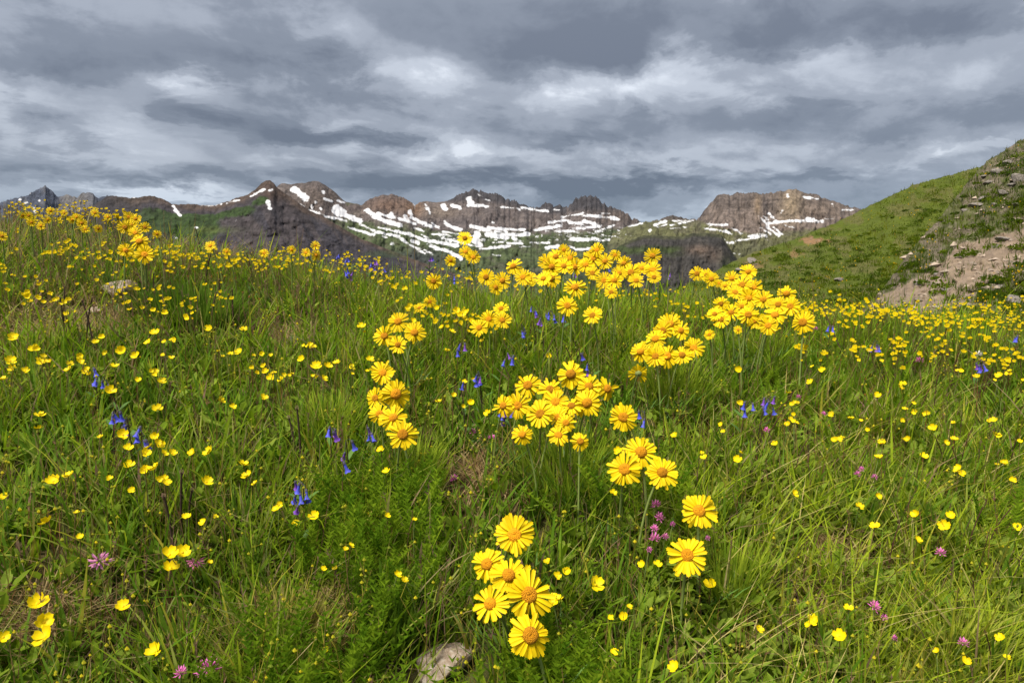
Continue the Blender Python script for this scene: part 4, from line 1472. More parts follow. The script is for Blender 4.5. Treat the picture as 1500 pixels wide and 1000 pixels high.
def dome_mesh(name, rad, hgt, mat, rows=7, nc=18, seed=0, dimple=.25):
    v = []
    r = np.random.default_rng(seed)
    for i in range(rows):
        t = i / (rows - 1)
        a = (1 - t) * math.pi / 2
        rr = rad * math.sin(a) if i < rows - 1 else rad * .03
        zz = hgt * math.cos(a) - dimple * hgt * max(0, 1 - rr / (rad * .4)) ** 2
        for j in range(nc):
            b = 2 * math.pi * j / nc
            k = 1 + r.normal(0, .03)
            v.append((rr * math.cos(b) * k, rr * math.sin(b) * k, zz + r.normal(0, .012)))
    me = mesh_np(name, np.array(v), np.array(grid_faces(rows, nc)), smooth=True)
    me.materials.append(mat)
    return me


DISCS = [dome_mesh('disc', .33, .22, M_DISC, seed=1, dimple=.15), dome_mesh('disc', .32, .28, M_DISC, seed=2, dimple=.02), dome_mesh('disc', .34, .17, M_DISC, seed=3, dimple=.4)]


def cup_mesh(name, mat, rad, depth, nc=12):
    v = []
    for rr, zz in ((rad, .0), (rad * .92, -depth * .4), (rad * .55, -depth * .85), (rad * .12, -depth)):
        for j in range(nc):
            b = 2 * math.pi * j / nc
            k = 1 + (.07 if j % 2 else -.07)
            v.append((rr * k * math.cos(b), rr * k * math.sin(b), zz))
    me = mesh_np(name, np.array(v), np.array(grid_faces(4, nc)), smooth=True)
    me.materials.append(mat)
    return me


BRACTS = cup_mesh('bracts', M_BRACT, .33, .24)


def petal_ring(name, seed):
    """all petals of one small far head in one mesh"""
    r = random.Random(seed)
    V, Fc, off = [], [], 0
    n = r.randint(20, 26)
    for k in range(n):
        src = PETALS[r.randrange(5)]
        co = np.zeros(len(src.vertices) * 3); src.vertices.foreach_get('co', co); co = co.reshape(-1, 3)
        sc = r.uniform(.86, 1.05)
        mt = Matrix.Rotation(2 * math.pi * (k + r.uniform(-.22, .22)) / n, 3, 'Z') @ Matrix.Rotation(r.uniform(-.16, .12), 3, 'Y')
        co = (np.array(mt) @ (co * [sc, 1, 1]).T).T
        co[:, 2] += .02 * (k % 2)
        V.append(co)
        Fc.append(np.array([p.vertices[:] for p in src.polygons]) + off)
        off += len(co)
    me = mesh_np(name, np.concatenate(V), np.concatenate(Fc), smooth=True)
    me.materials.append(M_PETAL)
    return me


RINGS = [petal_ring('petals', 600 + i) for i in range(6)]


def tube_mesh(name, pts, radii, mat, nc=6):
    pts = [Vector(p) for p in pts]
    v = []
    for i, p in enumerate(pts):
        t = (pts[min(i + 1, len(pts) - 1)] - pts[max(i - 1, 0)]).normalized()
        a = t.orthogonal().normalized() if abs(t.x) > .9 else t.cross(Vector((1, 0, 0))).normalized()
        b = t.cross(a)
        for j in range(nc):
            an = 2 * math.pi * j / nc
            v.append(p + (a * math.cos(an) + b * math.sin(an)) * radii[i])
    f = grid_faces(len(pts), nc)
    me = mesh_np(name, np.array([q[:] for q in v]), np.array(f), smooth=True)
    me.materials.append(mat)
    return me


def bez(p0, p1, p2, n):
    return [p0 * (1 - t) ** 2 + p1 * (2 * t * (1 - t)) + p2 * t * t for t in [i / (n - 1) for i in range(n)]]


def basal_leaf(name, seed):
    """narrow divided leaf: midrib blade with a few lobes"""
    r = np.random.default_rng(seed)
    so = Soup()
    n = 1
    L = .11
    base = np.zeros((1, 3))
    blades(so, base, np.array([L]), np.array([0.]), np.array([.45]), np.array([.5]), np.array([.0055]), np.ones((1, 3)), None, 5, r)
    for t, s in ((.45, 1), (.55, -1), (.68, 1), (.76, -1), (.86, 1)):
        c = np.array([[L * (.45 * t + .5 * t * t), 0, L * (t - .175 * t * t)]])
        blades(so, c, np.array([.028]), np.array([s * .9]), np.array([.8]), np.array([.3]), np.array([.0035]), np.ones((1, 3)), None, 2, r)
    me = mesh_np(name, np.concatenate(so.v), np.concatenate(so.f))
    me.materials.append(M_LEAF)
    return me


BASAL = [basal_leaf('leaf', 700 + i) for i in range(4)]


def pixel_point(px, py, d):
    ux, uz = pdir(px, py)
    return Vector((float(ux) * d, d, float(uz) * d + CAMZ))


def sunflower(px, py, diam, label, group, h=.22, split=False, facing=0.0, up=.30, back=False, seed=0):
    r = random.Random(seed * 31 + int(px * 7 + py))
    d = ray_ground(px, py, h)
    head = pixel_point(px, py, d)
    depth = d * math.cos(PITCH) + (CAMZ - head.z) * math.sin(PITCH)
    rad = diam * depth / F / 2 * 1.06
    lean = Vector((r.uniform(-.05, .05), r.uniform(-.01, .07), 0))
    bx, by = head.x + lean.x, head.y + lean.y
    base = Vector((bx, by, float(ground(bx, by)) + CAMZ - .004))
    root = empty('alpine_sunflower', base)
    tag(root, label, 'flower', group)
    tocam = (Vector((0, 0, CAMZ)) - head).normalized()
    nrm = (tocam + Vector((0, 0, up + r.uniform(-.14, .16))) + Vector((facing + r.uniform(-.22, .22), 0, 0))).normalized()
    if back:
        nrm = (-tocam * .85 + Vector((0, 0, .35))).normalized()
    rot = nrm.to_track_quat('Z', 'Y').to_matrix().to_4x4() @ Matrix.Rotation(r.uniform(0, 6.28), 4, 'Z')
    # stem, from the ground to the back of the head
    hb = head - base - nrm * rad * .24
    pts = bez(Vector((0, 0, 0)), Vector((hb.x * .15, hb.y * .15, hb.z * .7)), hb, 7)
    sr = max(.0022, rad * .075)
    st = link('stem', tube_mesh('stem', pts, [sr * 1.25, sr * 1.15, sr * 1.05, sr, sr, sr * 1.05, sr * 1.3], M_STEM), parent=root)
    disc = link('disc', DISCS[r.randrange(3)], parent=root)
    disc.matrix_local = Matrix.Translation(head - base) @ rot @ Matrix.Scale(rad, 4)
    br = link('bracts', BRACTS, parent=root)
    br.matrix_local = Matrix.Translation(head - base) @ rot @ Matrix.Scale(rad, 4)
    if split:
        n = r.randint(21, 28)
        droop = r.choice((r.uniform(-.12, .05), r.uniform(0, .12), r.uniform(.15, .38)))
        gap = r.randrange(n) if r.random() < .35 else -1
        for k in range(n):
            if k == gap:
                continue
            p = link('petal', PETALS[r.randrange(5)], parent=disc)
            sc = r.uniform(.80, 1.06)
            p.matrix_local = Matrix.Translation((0, 0, .012 * (k % 2))) @ Matrix.Rotation(2 * math.pi * (k + r.uniform(-.28, .28)) / n, 4, 'Z') @ Matrix.Rotation(r.gauss(0, .13) + droop, 4, 'Y') \
                @ Matrix.Rotation(r.uniform(-.25, .25), 4, 'X') @ Matrix.Diagonal((sc, r.uniform(.85, 1.12), 1, 1))
    else:
        p = link('petals', RINGS[r.randrange(6)], parent=disc)
        p.matrix_local = Matrix.Rotation(r.uniform(0, 6.28), 4, 'Z') @ Matrix.Diagonal((1, 1, r.uniform(.6, 1.7), 1))
    for k in range(r.randint(3, 5)):
        lf = link('leaf', BASAL[r.randrange(4)], parent=root)
        lf.rotation_euler = (0, 0, r.uniform(0, 6.28))
        s = r.uniform(.7, 1.15)
        lf.scale = (s, s, s)
    return root


# (px, py, diameter)
CL = {
    'A': [(753.5, 783, 58, .05, .2), (713, 826, 50, -.45, .1), (745, 842, 58, .1, .5), (718, 884, 54, -.25, .1), (775, 871, 70, .1, .2), (777, 930, 67, .05, .15)],
    'B': [(939, 662, 51, .1, .3), (915, 687, 51, -.2, .25), (970, 692, 47, .1, .35), (1024, 748, 53, .15, .1), (1007, 813, 57, .1, .25)],
    'C': [(836, 548, 43, .1, .2), (773, 564, 38, -.25, .45), (806, 570, 36, 0, .6), (863, 566, 38, 0, .5), (890, 569, 36, .6, .1), (758, 594, 39, 0, .35), (814, 588, 38, .05, .55),
          (860, 590, 43, .1, .35), (791, 606, 41, 0, .4), (837, 594, 32, 0, .9), (817, 611, 34, 0, .6), (818, 637, 32, .05, .7), (765, 636, 31, 0, .2), (850, 646, 29, .2, .2),
          (913, 611, 41, .15, .1), (737, 594, 32, -.5, .2), (829, 619, 28, .2, .2)],
    'D': [(583, 471, 32, 0, .25), (607, 487, 32, .1, .2), (563, 492, 31, -.2, .2), (583, 505, 26, 0, .2), (560, 546, 38, -.1, .7), (580, 577, 46, .1, .2), (550, 583, 31, -.4, .1),
          (576, 612, 40, .1, .45), (556, 606, 32, -.3, .3), (590, 636, 44, .1, .15)],
    'E': [(635, 412, 24, 0, .2), (630, 442, 18, 0, .2), (614, 451, 15, -.2, .6), (716, 467, 26, 0, .3), (702, 480, 26, -.1, .4), (736, 469, 26, .2, .5), (734, 452, 22, 0, .7)],
    'K': [(681, 349, 22, 0, .6), (682, 369, 20, .1, .4), (693, 377, 22, .1, .3), (660, 382, 17, 0, .2)],
    'F': [(752, 390, 27), (712, 406, 25), (736, 411, 25), (726, 421, 22), (766, 406, 25), (775, 408, 22), (796, 408, 24), (808, 408, 27), (814, 376, 26), (826, 366, 17), (835, 378, 24),
          (808, 391, 28), (826, 390, 25), (868, 379, 30), (874, 366, 22), (843, 391, 26), (858, 388, 24), (886, 383, 24), (901, 374, 17), (914, 386, 22), (868, 400, 22), (885, 411, 25),
          (900, 411, 25), (895, 428, 20), (924, 399, 28), (940, 393, 22), (956, 395, 26), (956, 375, 25), (932, 411, 23), (842, 421, 34), (831, 448, 30), (868, 462, 28), (958, 406, 20),
          (907, 400, 22), (800, 384, 24)],
    'G': [(1096, 398, 24), (1087, 417, 28), (1072, 408, 22), (1077, 428, 24), (1104, 421, 26), (1097, 437, 30), (1118, 439, 28), (1056, 445, 22), (1140, 446, 26), (1152, 430, 28), (1158, 449, 30),
          (1047, 460, 22), (1071, 458, 26), (1056, 468, 26), (1096, 461, 29), (1135, 461, 32), (1176, 472, 34), (1125, 477, 28), (1105, 470, 24), (1087, 449, 22), (1081, 483, 13), (1039, 490, 15)],
    'L': [(1042, 409, 22), (1035, 403, 20), (1021, 401, 22), (1053, 415, 13), (1062, 419, 14)],
    'H': [(971, 484, 28, -.1, .2), (981, 475, 36, .1, .3), (997, 484, 28, .3, .6), (960, 496, 32, -.2, .5), (938, 515, 30, -.2, .3), (960, 522, 32, 0, .4), (977, 521, 35, .05, .3), (999, 520, 30, 0, .6), (1016, 509, 31, .3, .2)],
    'I': [(42, 316, 12), (74, 309, 12), (94, 312, 10), (33, 316, 10), (46, 326, 12), (60, 331, 12), (120, 327, 14), (125, 336, 12), (144, 335, 12), (139, 312, 12), (106, 322, 12), (3, 346, 14), (70, 322, 10), (112, 318, 11), (158, 318, 11)],
    'M': [(189, 318, 16), (199, 321, 16), (183, 333, 20), (192, 330, 16), (212, 333, 16), (198, 341, 18), (204, 353, 27), (184, 367, 22), (212, 373, 28), (230, 343, 12)],
    'J': [(308, 360, 16), (332, 369, 12), (387, 371, 14), (427, 366, 13), (462, 360, 14), (463, 374, 16), (448, 370, 14)],
}
CL_LABEL = {
    'A': ('large yellow daisy-like flower in the tight cluster beside the pale stone', 'large flowers beside the pale stone', .20),
    'B': ('large yellow daisy-like flower in the loose group around pink clovers', 'large flowers around the pink clovers', .21),
    'C': ('yellow daisy-like flower in the crowded mid-slope clump', 'crowded mid-slope clump', .21),
    'D': ('yellow daisy-like flower in the upright column of heads', 'column of heads', .21),
    'E': ('small yellow daisy-like flower among buttercups above the column', 'heads among buttercups', .22),
    'K': ('yellow daisy-like flower of the tall group against the snow', 'tall heads against the snow', .33),
    'F': ('yellow daisy-like flower in the big crest bank', 'crest bank of heads', .27),
    'G': ('yellow daisy-like flower in the bank before the green hillside', 'bank before the hillside', .24),
    'L': ('yellow daisy-like flower in the small group between the two large banks', 'group between the banks', .24),
    'H': ('yellow daisy-like flower in the oval group below the two crest banks', 'oval group', .20),
    'I': ('small yellow daisy-like flower on the knoll against the far peak', 'heads on the knoll top', .24),
    'M': ('yellow daisy-like flower in the clump on the knoll shoulder', 'clump on the knoll shoulder', .26),
    'J': ('small yellow daisy-like flower below the dark purple ridge', 'heads below the dark ridge', .24),
}
SPECIAL = {
    ('A', 4): 'widest yellow daisy-like flower of the tight cluster, crossed by a dark stalk',
    ('A', 5): 'lowest yellow daisy-like flower of the tight cluster beside the pale stone',
    ('A', 0): 'topmost yellow daisy-like flower of the tight cluster, with a curled petal on its disc',
    ('A', 1): 'yellow daisy-like flower turned left in the tight cluster beside the pale stone',
    ('B', 3): 'yellow daisy-like flower with the largest domed orange disc, right of the pink clovers',
    ('B', 4): 'broad yellow daisy-like flower below the domed one, right of the pink clovers',
    ('C', 4): 'yellow daisy-like flower turned right at the edge of the crowded mid-slope clump',
    ('C', 14): 'lone yellow daisy-like flower just right of the crowded mid-slope clump',
    ('C', 15): 'yellow daisy-like flower partly hidden behind blue bells',
    ('D', 9): 'lowest yellow daisy-like flower of the upright column',
    ('D', 5): 'widest yellow daisy-like flower of the upright column with a big orange disc',
    ('K', 0): 'highest yellow daisy-like flower on a tall stem against the snowy basin',
    ('F', 29): 'largest yellow daisy-like flower, hanging just below the big crest bank',
    ('M', 6): 'yellow daisy-like flower facing outward with big brown disc on the knoll shoulder',
    ('G', 0): 'topmost yellow daisy-like flower of the bank before the green hillside',
}
for key, lst in CL.items():
    lab, grp, hh = CL_LABEL[key]
    avg = sum(t[2] for t in lst) / len(lst)
    for i, t in enumerate(lst):
        px, py, dm = t[:3]
        fac, up = (t[3], t[4]) if len(t) > 3 else (random.uniform(-.3, .3), random.uniform(.1, .6))
        sp = SPECIAL.get((key, i))
        lk = ('broad ' if dm > avg * 1.1 else 'smaller ' if dm < avg * .88 else '') + lab.replace('large ', '').replace('small ', '', 1)
        lk += ', turned toward the knoll' if fac < -.14 else ', turned toward the hillside' if fac > .14 else ', tipped skyward' if up > .42 else ''
        sunflower(px, py, dm, sp or lk, grp, hh + random.uniform(-.01, .015), split=dm >= 27, facing=fac, up=up, seed=i)
sunflower(935, 547, 28, 'yellow daisy-like flower seen from behind, showing its green underside', None, .17, split=True, back=True)


# ------------------------------------------------------------------ small yellow five-petalled flowers
def butter_petal(name, seed):
    r = np.random.default_rng(seed)
    v, rows = [], 5
    cols = [-1, -.5, 0, .5, 1]
    for i in range(rows):
        t = i / (rows - 1)
        wid = [.16, .50, .80, .86, .56][i]
        for c in cols:
            x = .06 + .94 * t - (.07 * (1 - abs(c)) if i == rows - 1 else 0) - (.05 * abs(c) if i >= 3 else 0)
            z = .10 * t + .36 * t * t + .10 * c * c * t + r.normal(0, .012)
            v.append((x, c * wid * .5, z))
    f = grid_faces(rows, 5, False)
    me = mesh_np(name, np.array(v), np.array(f), smooth=True)
    me.materials.append(M_BUTTER)
    return me


BPET = [butter_petal('petal', 800 + i) for i in range(4)]
BCEN = dome_mesh('centre', .20, .16, M_BUTTER_C, 4, 8, seed=5, dimple=0)


def blossom(name, seed, n=5, low=False):
    r = random.Random(seed)
    V, Fc, off = [], [], 0
    for k in range(n):
        src = BPET[r.randrange(4)]
        co = np.zeros(len(src.vertices) * 3); src.vertices.foreach_get('co', co); co = co.reshape(-1, 3)
        if low:
            co = co[[2, 5, 9, 15, 19, 22]]
            fc = np.array([(0, 1, 2), (1, 3, 2), (3, 4, 2), (3, 5, 4)])
        else:
            fc = np.array([p.vertices[:] for p in src.polygons])
        mt = Matrix.Rotation(2 * math.pi * (k + r.uniform(-.1, .1)) / n, 3, 'Z') @ Matrix.Rotation(r.uniform(-.3, .2), 3, 'Y')
        V.append((np.array(mt) @ co.T).T)
        Fc.append(fc + off)
        off += len(co)
    V, Fc = np.concatenate(V), np.concatenate(Fc)
    if low:
        return V, Fc
    me = mesh_np(name, V, Fc, smooth=True)
    me.materials.append(M_BUTTER)
    return me


BLOSS = [blossom('blossom', 820 + i) for i in range(6)]


def buttercup(px, py, diam, label, group, h=.13, split=False, seed=0, d=None):
    r = random.Random(int(px * 13 + py * 7 + seed))
    if d is None:
        d = ray_ground(px, py, h)
    head = pixel_point(px, py, d)
    depth = d * math.cos(PITCH) + (CAMZ - head.z) * math.sin(PITCH)
    rad = min(.0175, max(.006, diam * depth / F / 2))
    bx, by = head.x + r.uniform(-.03, .03), head.y + r.uniform(-.01, .04)
    base = Vector((bx, by, float(ground(bx, by)) + CAMZ - .003))
    root = empty('buttercup', base)
    tocam = (Vector((0, 0, CAMZ)) - head).normalized()
    nrm = (tocam * r.uniform(.1, .9) + Vector((r.uniform(-.5, .5), r.uniform(-.3, .3), r.uniform(.35, .95)))).normalized()
    rot = nrm.to_track_quat('Z', 'Y').to_matrix().to_4x4() @ Matrix.Rotation(r.uniform(0, 6.28), 4, 'Z')
    hb = head - base
    red = r.random() < .6
    pts = bez(Vector((0, 0, 0)), Vector((hb.x * .1 + r.uniform(-.01, .01), hb.y * .1, hb.z * .6)), hb, 5)
    link('stem', tube_mesh('stem', pts, [.0011, .001, .001, .0009, .001], M_STEM_R if red else M_STEM, 4), parent=root)
    tag(root, ('upward-opening ' if nrm.z > .86 else 'tilted ' if nrm.z < .66 else '') + label + (', reddish stem' if red else ''), 'flower', group)
    mat4 = Matrix.Translation(hb) @ rot @ Matrix.Scale(rad, 4)
    cen = link('centre', BCEN, parent=root)
    cen.matrix_local = mat4
    if split:
        for k in range(5):
            p = link('petal', BPET[r.randrange(4)], parent=cen)
            p.matrix_local = Matrix.Rotation(2 * math.pi * (k + r.uniform(-.1, .1)) / 5, 4, 'Z') @ Matrix.Rotation(r.uniform(-.25, .15), 4, 'Y')
    else:
        p = link('blossom', BLOSS[r.randrange(6)], parent=root)
        p.matrix_local = mat4
    return root


BUT = [(19, 495, 16), (48, 512, 13), (15, 529, 17), (19, 540, 13), (37, 543, 12), (62, 532, 15), (3, 556, 14), (100, 542, 14), (178, 514, 16), (199, 521, 13), (140, 502, 12), (168, 537, 14), (217, 502, 12), (227, 488, 15),
       (161, 573, 18), (237, 559, 13), (230, 599, 16), (323, 587, 14), (341, 596, 11), (386, 583, 14), (397, 553, 13), (350, 516, 13), (442, 526, 12), (463, 537, 17), (480, 537, 14), (493, 532, 13), (58, 609, 16),
       (180, 637, 18), (227, 639, 13), (188, 656, 14), (213, 664, 16), (240, 664, 13), (252, 664, 14), (282, 663, 14), (307, 662, 19), (189, 682, 17), (226, 687, 21), (302, 706, 19), (356, 680, 16), (362, 697, 17),
       (78, 705, 21), (101, 697, 17), (5, 728, 14), (193, 718, 11), (112, 751, 9), (147, 640, 9), (305, 482, 13), (357, 483, 12), (68, 765, 21), (117, 786, 11), (273, 758, 15), (297, 765, 12), (315, 757, 9),
       (248, 812, 25), (267, 809, 23), (250, 832, 24), (307, 824, 9), (55, 884, 30), (64, 911, 27), (66, 933, 31), (180, 888, 21), (227, 954, 26), (5, 933, 18), (460, 757, 18), (491, 832, 9), (474, 833, 8), (477, 952, 9),
       (802, 823, 13), (830, 838, 15), (816, 843, 13), (873, 856, 25), (940, 826, 12), (963, 827, 14), (900, 957, 15), (895, 905, 10), (913, 903, 15), (922, 889, 10), (988, 977, 19), (567, 755, 10), (898, 722, 12),
       (607, 762, 7), (773, 832, 11), (1040, 857, 20), (1112, 922, 14), (1230, 931, 20), (1243, 891, 14), (1282, 771, 15), (1342, 754, 15), (1259, 742, 13), (1286, 727, 11), (1163, 723, 13), (1383, 770, 18),
       (1392, 756, 15), (1344, 791, 13), (1465, 934, 14), (1415, 968, 14), (1490, 772, 13), (1372, 953, 10), (1475, 963, 11), (1285, 579, 11), (1323, 563, 11), (1367, 627, 13), (1459, 637, 13), (1353, 668, 12),
       (1385, 649, 11), (1292, 649, 13), (1287, 670, 13), (1218, 607, 10), (1246, 613, 11), (1135, 650, 10), (1187, 560, 11), (1082, 542, 12), (1430, 553, 12), (1463, 550, 11), (655, 514, 11), (542, 527, 13),
       (558, 659, 13), (566, 691, 13), (530, 479, 14), (905, 660, 13), (988, 638, 11), (803, 522, 10), (600, 448, 9), (640, 452, 10), (652, 446, 10), (668, 455, 12), (676, 463, 14), (684, 458, 11), (690, 470, 11), (655, 473, 10),
       (597, 452, 9), (605, 470, 10), (648, 480, 10), (662, 486, 11), (705, 500, 9), (576, 421, 10), (593, 423, 9)]


def zone_label(px, py):
    if py > 800 and px < 400:
        return 'large glossy yellow buttercup low among feathery leaves near the purple clovers', 'buttercups near the purple clovers', .14
    if py > 800:
        return 'yellow buttercup in leafy turf below or right of the pale stone cluster', 'buttercups in the leafy turf', .12
    if px < 520 and py > 590:
        return 'yellow buttercup on the left slope around the bluebells and brown stalks', 'buttercups on the left slope', .14
    if px < 520 and py > 470:
        return 'yellow buttercup on the upper left slope below the whitish stone', 'buttercups on the upper left slope', .14
    if px < 300:
        return 'tiny yellow buttercup over the stony left knoll', 'buttercups on the left knoll', .16
    if px < 560:
        return 'tiny yellow buttercup in the crest band below the dark purple ridge', 'buttercups in the left crest band', .17
    if px < 960:
        return 'tiny yellow buttercup along the middle crest and around the daisy-like heads', 'buttercups around the daisy heads', .16
    if py < 565:
        return 'tiny yellow buttercup in the dense band before the rocky hillside', 'buttercups in the right band', .15
    return 'small yellow buttercup in the pale leafy grass right of the clovers', 'buttercups on the right slope', .13


def build_buttercups():
    r = np.random.default_rng(108)
    for (px, py, dm) in BUT:
        lab, grp, h = zone_label(px, py)
        buttercup(px, py, dm, lab, grp, h + r.uniform(-.02, .02), split=dm >= 17)
    # the many more that crowd the bands: (count, x0, x1, y-of-band at x0, at x1, spread)
    zones = [(360, 1150, 1700, 452, 470, 18), (80, 1150, 1510, 500, 515, 24), (150, 60, 560, 368, 388, 13), (140, 10, 190, 310, 320, 14), (60, -10, 330, 400, 440, 34), (22, -10, 480, 520, 540, 45),
             (70, 540, 960, 398, 430, 12), (30, 590, 720, 446, 478, 14), (36, 960, 1180, 430, 480, 26), (24, 1020, 1500, 590, 680, 50), (8, 0, 480, 640, 760, 70), (5, 500, 1500, 800, 930, 60), (9, 400, 760, 480, 620, 50)]
    pts = []
    for (n, x0, x1, ya, yb, sp) in zones:
        for _ in range(n):
            # flowers come in little sprays of two to five
            cx = r.uniform(x0, x1); cy = ya + (yb - ya) * (cx - x0) / (x1 - x0) + r.normal(0, sp * .6)
            for q in range(r.integers(1, 4)):
                pts.append((cx + r.normal(0, 7), cy + r.normal(0, 4)))
    cand = []
    for (px, py) in pts:
        lab, grp, h = zone_label(px, py)
        h = h + r.uniform(-.03, .035)
        d = ray_ground(px, py, h)
        head = pixel_point(px, py, d)
        hh = head.z - CAMZ - float(ground(head.x, d))
        if hh > .30 or hh < .05:
            continue
        dm = r.uniform(.009, .020) * F / d
        cand.append((d, px, py, dm, lab, grp, h))
    cand.sort(key=lambda c: (not (-5 < c[1] < 1505), c[0]))
    n_ind = 300 - len(BUT)
    # the nearest ones that still show as flowers are things of their own
    for (d, px, py, dm, lab, grp, h) in cand[:n_ind]:
        buttercup(px, py, dm, lab, grp, h, d=d)
    rest = cand[n_ind:]
    so = Soup()
    tmpl = [blossom('', 900 + i, 5, True) for i in range(6)]
    n = len(rest)
    heads = np.array([pixel_point(px, py, d)[:] for (d, px, py, *_) in rest])
    bx = heads[:, 0] + r.normal(0, .02, n); by = heads[:, 1] + r.normal(.01, .02, n)
    base = np.stack([bx, by, ground(bx, by) + CAMZ], -1)
    tube_soup(so, base, heads, np.full(n, .001), mixcol(np.array([.17, .19, .04]), np.array([.16, .10, .04]), r.uniform(0, 1, n)))
    for i in range(n):
        V, Fc = tmpl[i % 6]
        tocam = (Vector((0, 0, CAMZ)) - Vector(heads[i])).normalized()
        nrm = (tocam * r.uniform(.3, .9) + Vector((r.uniform(-.35, .35), 0, r.uniform(.4, .95)))).normalized()
        mt = np.array(nrm.to_track_quat('Z', 'Y').to_matrix() @ Matrix.Rotation(r.uniform(0, 6.28), 3, 'Z'))
        v = (mt @ V.T).T * r.uniform(.0045, .0100) + heads[i]
        so.add(v[None], Fc, np.array([[.70, .52, .003]]) * r.uniform(.85, 1.05))
    so.build('buttercup_drifts', M_GRASS, 'drifts of far tiny yellow buttercups along the crest', 'flowers')


build_buttercups()


# ------------------------------------------------------------------ bluebells
def bell_mesh(name, mat, seed):
    r = np.random.default_rng(seed)
    prof = [(.08, 0), (.13, -.18), (.14, -.50), (.18, -.68), (.25, -.88), (.33, -1.0)]
    nc = 10
    v = []
    for k, (rr, z) in enumerate(prof):
        for j in range(nc):
            a = 2 * math.pi * j / nc
            q = 1 + (.14 if (j % 2 and k == len(prof) - 1) else 0)
            v.append((rr * q * math.cos(a), rr * q * math.sin(a), z + (.07 if (j % 2 == 0 and k == len(prof) - 1) else 0)))
    me = mesh_np(name, np.array(v), np.array(grid_faces(len(prof), nc)), smooth=True)
    me.materials.append(mat)
    return me


BELLS = [bell_mesh('bell', M_BELL, 1), bell_mesh('bell', M_BELL, 2), bell_mesh('bell', M_BELL_P, 3)]
CALYX = cup_mesh('calyx', M_CALYX, .17, -.30, 8)
BELL_LIST = [(142, 550, 3), (152, 560, 2), (172, 610, 3), (185, 620, 3), (203, 637, 4), (487, 634, 3), (440, 716, 6), (424, 742, 1), (533, 630, 3), (508, 654, 2), (500, 681, 1), (678, 508, 3), (741, 525, 4), (698, 550, 4),
             (676, 568, 1), (741, 606, 6), (782, 452, 3), (803, 460, 5), (792, 467, 2), (766, 480, 3), (827, 466, 2), (857, 524, 2), (863, 536, 2), (940, 608, 2), (1099, 594, 3), (1123, 590, 5), (1217, 482, 2), (1282, 502, 3),
             (1440, 532, 4), (1494, 493, 2), (499, 376, 4), (510, 381, 4), (505, 396, 3), (512, 401, 2), (545, 390, 4), (552, 386, 3), (558, 392, 2), (629, 379, 3), (843, 398, 3), (888, 395, 2), (979, 402, 2), (663, 404, 2)]
BELL_LAB = {0: 'nodding blue bellflower beside a single yellow buttercup on the left slope', 2: 'upper blue and violet bellflower in the descending trio on the left slope', 6: 'compact violet-blue bellflower cluster above bare grass left of centre',
            15: 'blue bellflower spray hanging in front of the crowded yellow clump', 25: 'deep blue bellflower pair on the right slope under the oval group', 24: 'deep blue bellflower beside its larger twin on the right slope',
            17: 'tall dusky-topped bellflower below the big crest bank'}


def bellflower(px, py, n, label, group, seed, h=.14):
    r = random.Random(seed + 55)
    d = ray_ground(px, py, h)
    head = pixel_point(px, py, d)
    if head.z - CAMZ - float(ground(head.x, d)) > .34:
        d = 2.9
        head = pixel_point(px, py, d)
    bx, by = head.x + r.uniform(-.03, .03), head.y + r.uniform(0, .04)
    base = Vector((bx, by, float(ground(bx, by)) + CAMZ - .003))
    root = empty('bellflower', base)
    tag(root, label, 'flower', group)
    top = head - base + Vector((r.uniform(-.008, .008), 0, .014))
    pts = bez(Vector((0, 0, 0)), Vector((top.x * .2, top.y * .2, top.z * .75)), top, 6)
    link('stem', tube_mesh('stem', pts, [.0018, .0016, .0015, .0014, .0012, .001], M_STEM_R if r.random() < .5 else M_DEAD, 5), parent=root)
    for k in range(n):
        att = top + Vector((0, 0, -.010 * r.random()))
        p = top + Vector((r.uniform(-.011, .011) * (1 + n * .09), r.uniform(-.009, .009), r.uniform(-.026, .004) - .002))
        L = r.uniform(.016, .022)
        tilt = Matrix.Rotation(r.uniform(-.4, .4), 4, 'Y') @ Matrix.Rotation(r.uniform(-.4, .4), 4, 'X')
        b = link('bell', BELLS[2] if r.random() < .22 else BELLS[r.randrange(2)], parent=root)
        b.matrix_local = Matrix.Translation(p) @ tilt @ Matrix.Scale(L, 4)
        c = link('calyx', CALYX, parent=b)
        c.location = (0, 0, -.08)
        link('stalk', tube_mesh('stalk', [att, (att + p) / 2 + Vector((0, 0, .005)), p], [.0006, .0006, .0007], M_CALYX, 3), parent=root)
    for k in range(r.randint(3, 6)):
        t = r.uniform(.1, .8)
        so = Soup()
        lf = link('leaf', BELL_LEAF[r.randrange(3)], parent=root)
        lf.location = pts[int(t * 5)]
        lf.rotation_euler = (0, 0, r.uniform(0, 6.28))


def lance_leaf(name, seed):
    r = np.random.default_rng(seed)
    v = []
    for i, (t, w) in enumerate(((0, .15), (.25, .8), (.5, 1), (.75, .7), (1, .02))):
        x, z = .045 * t * .8, .045 * (t * .8 - .35 * t * t)
        for c in (-1, 0, 1):
            v.append((x, c * .0055 * w, z + .001 * abs(c)))
    me = mesh_np(name, np.array(v), np.array(grid_faces(5, 3, False)), smooth=True)
    me.materials.append(M_LEAF)
    return me


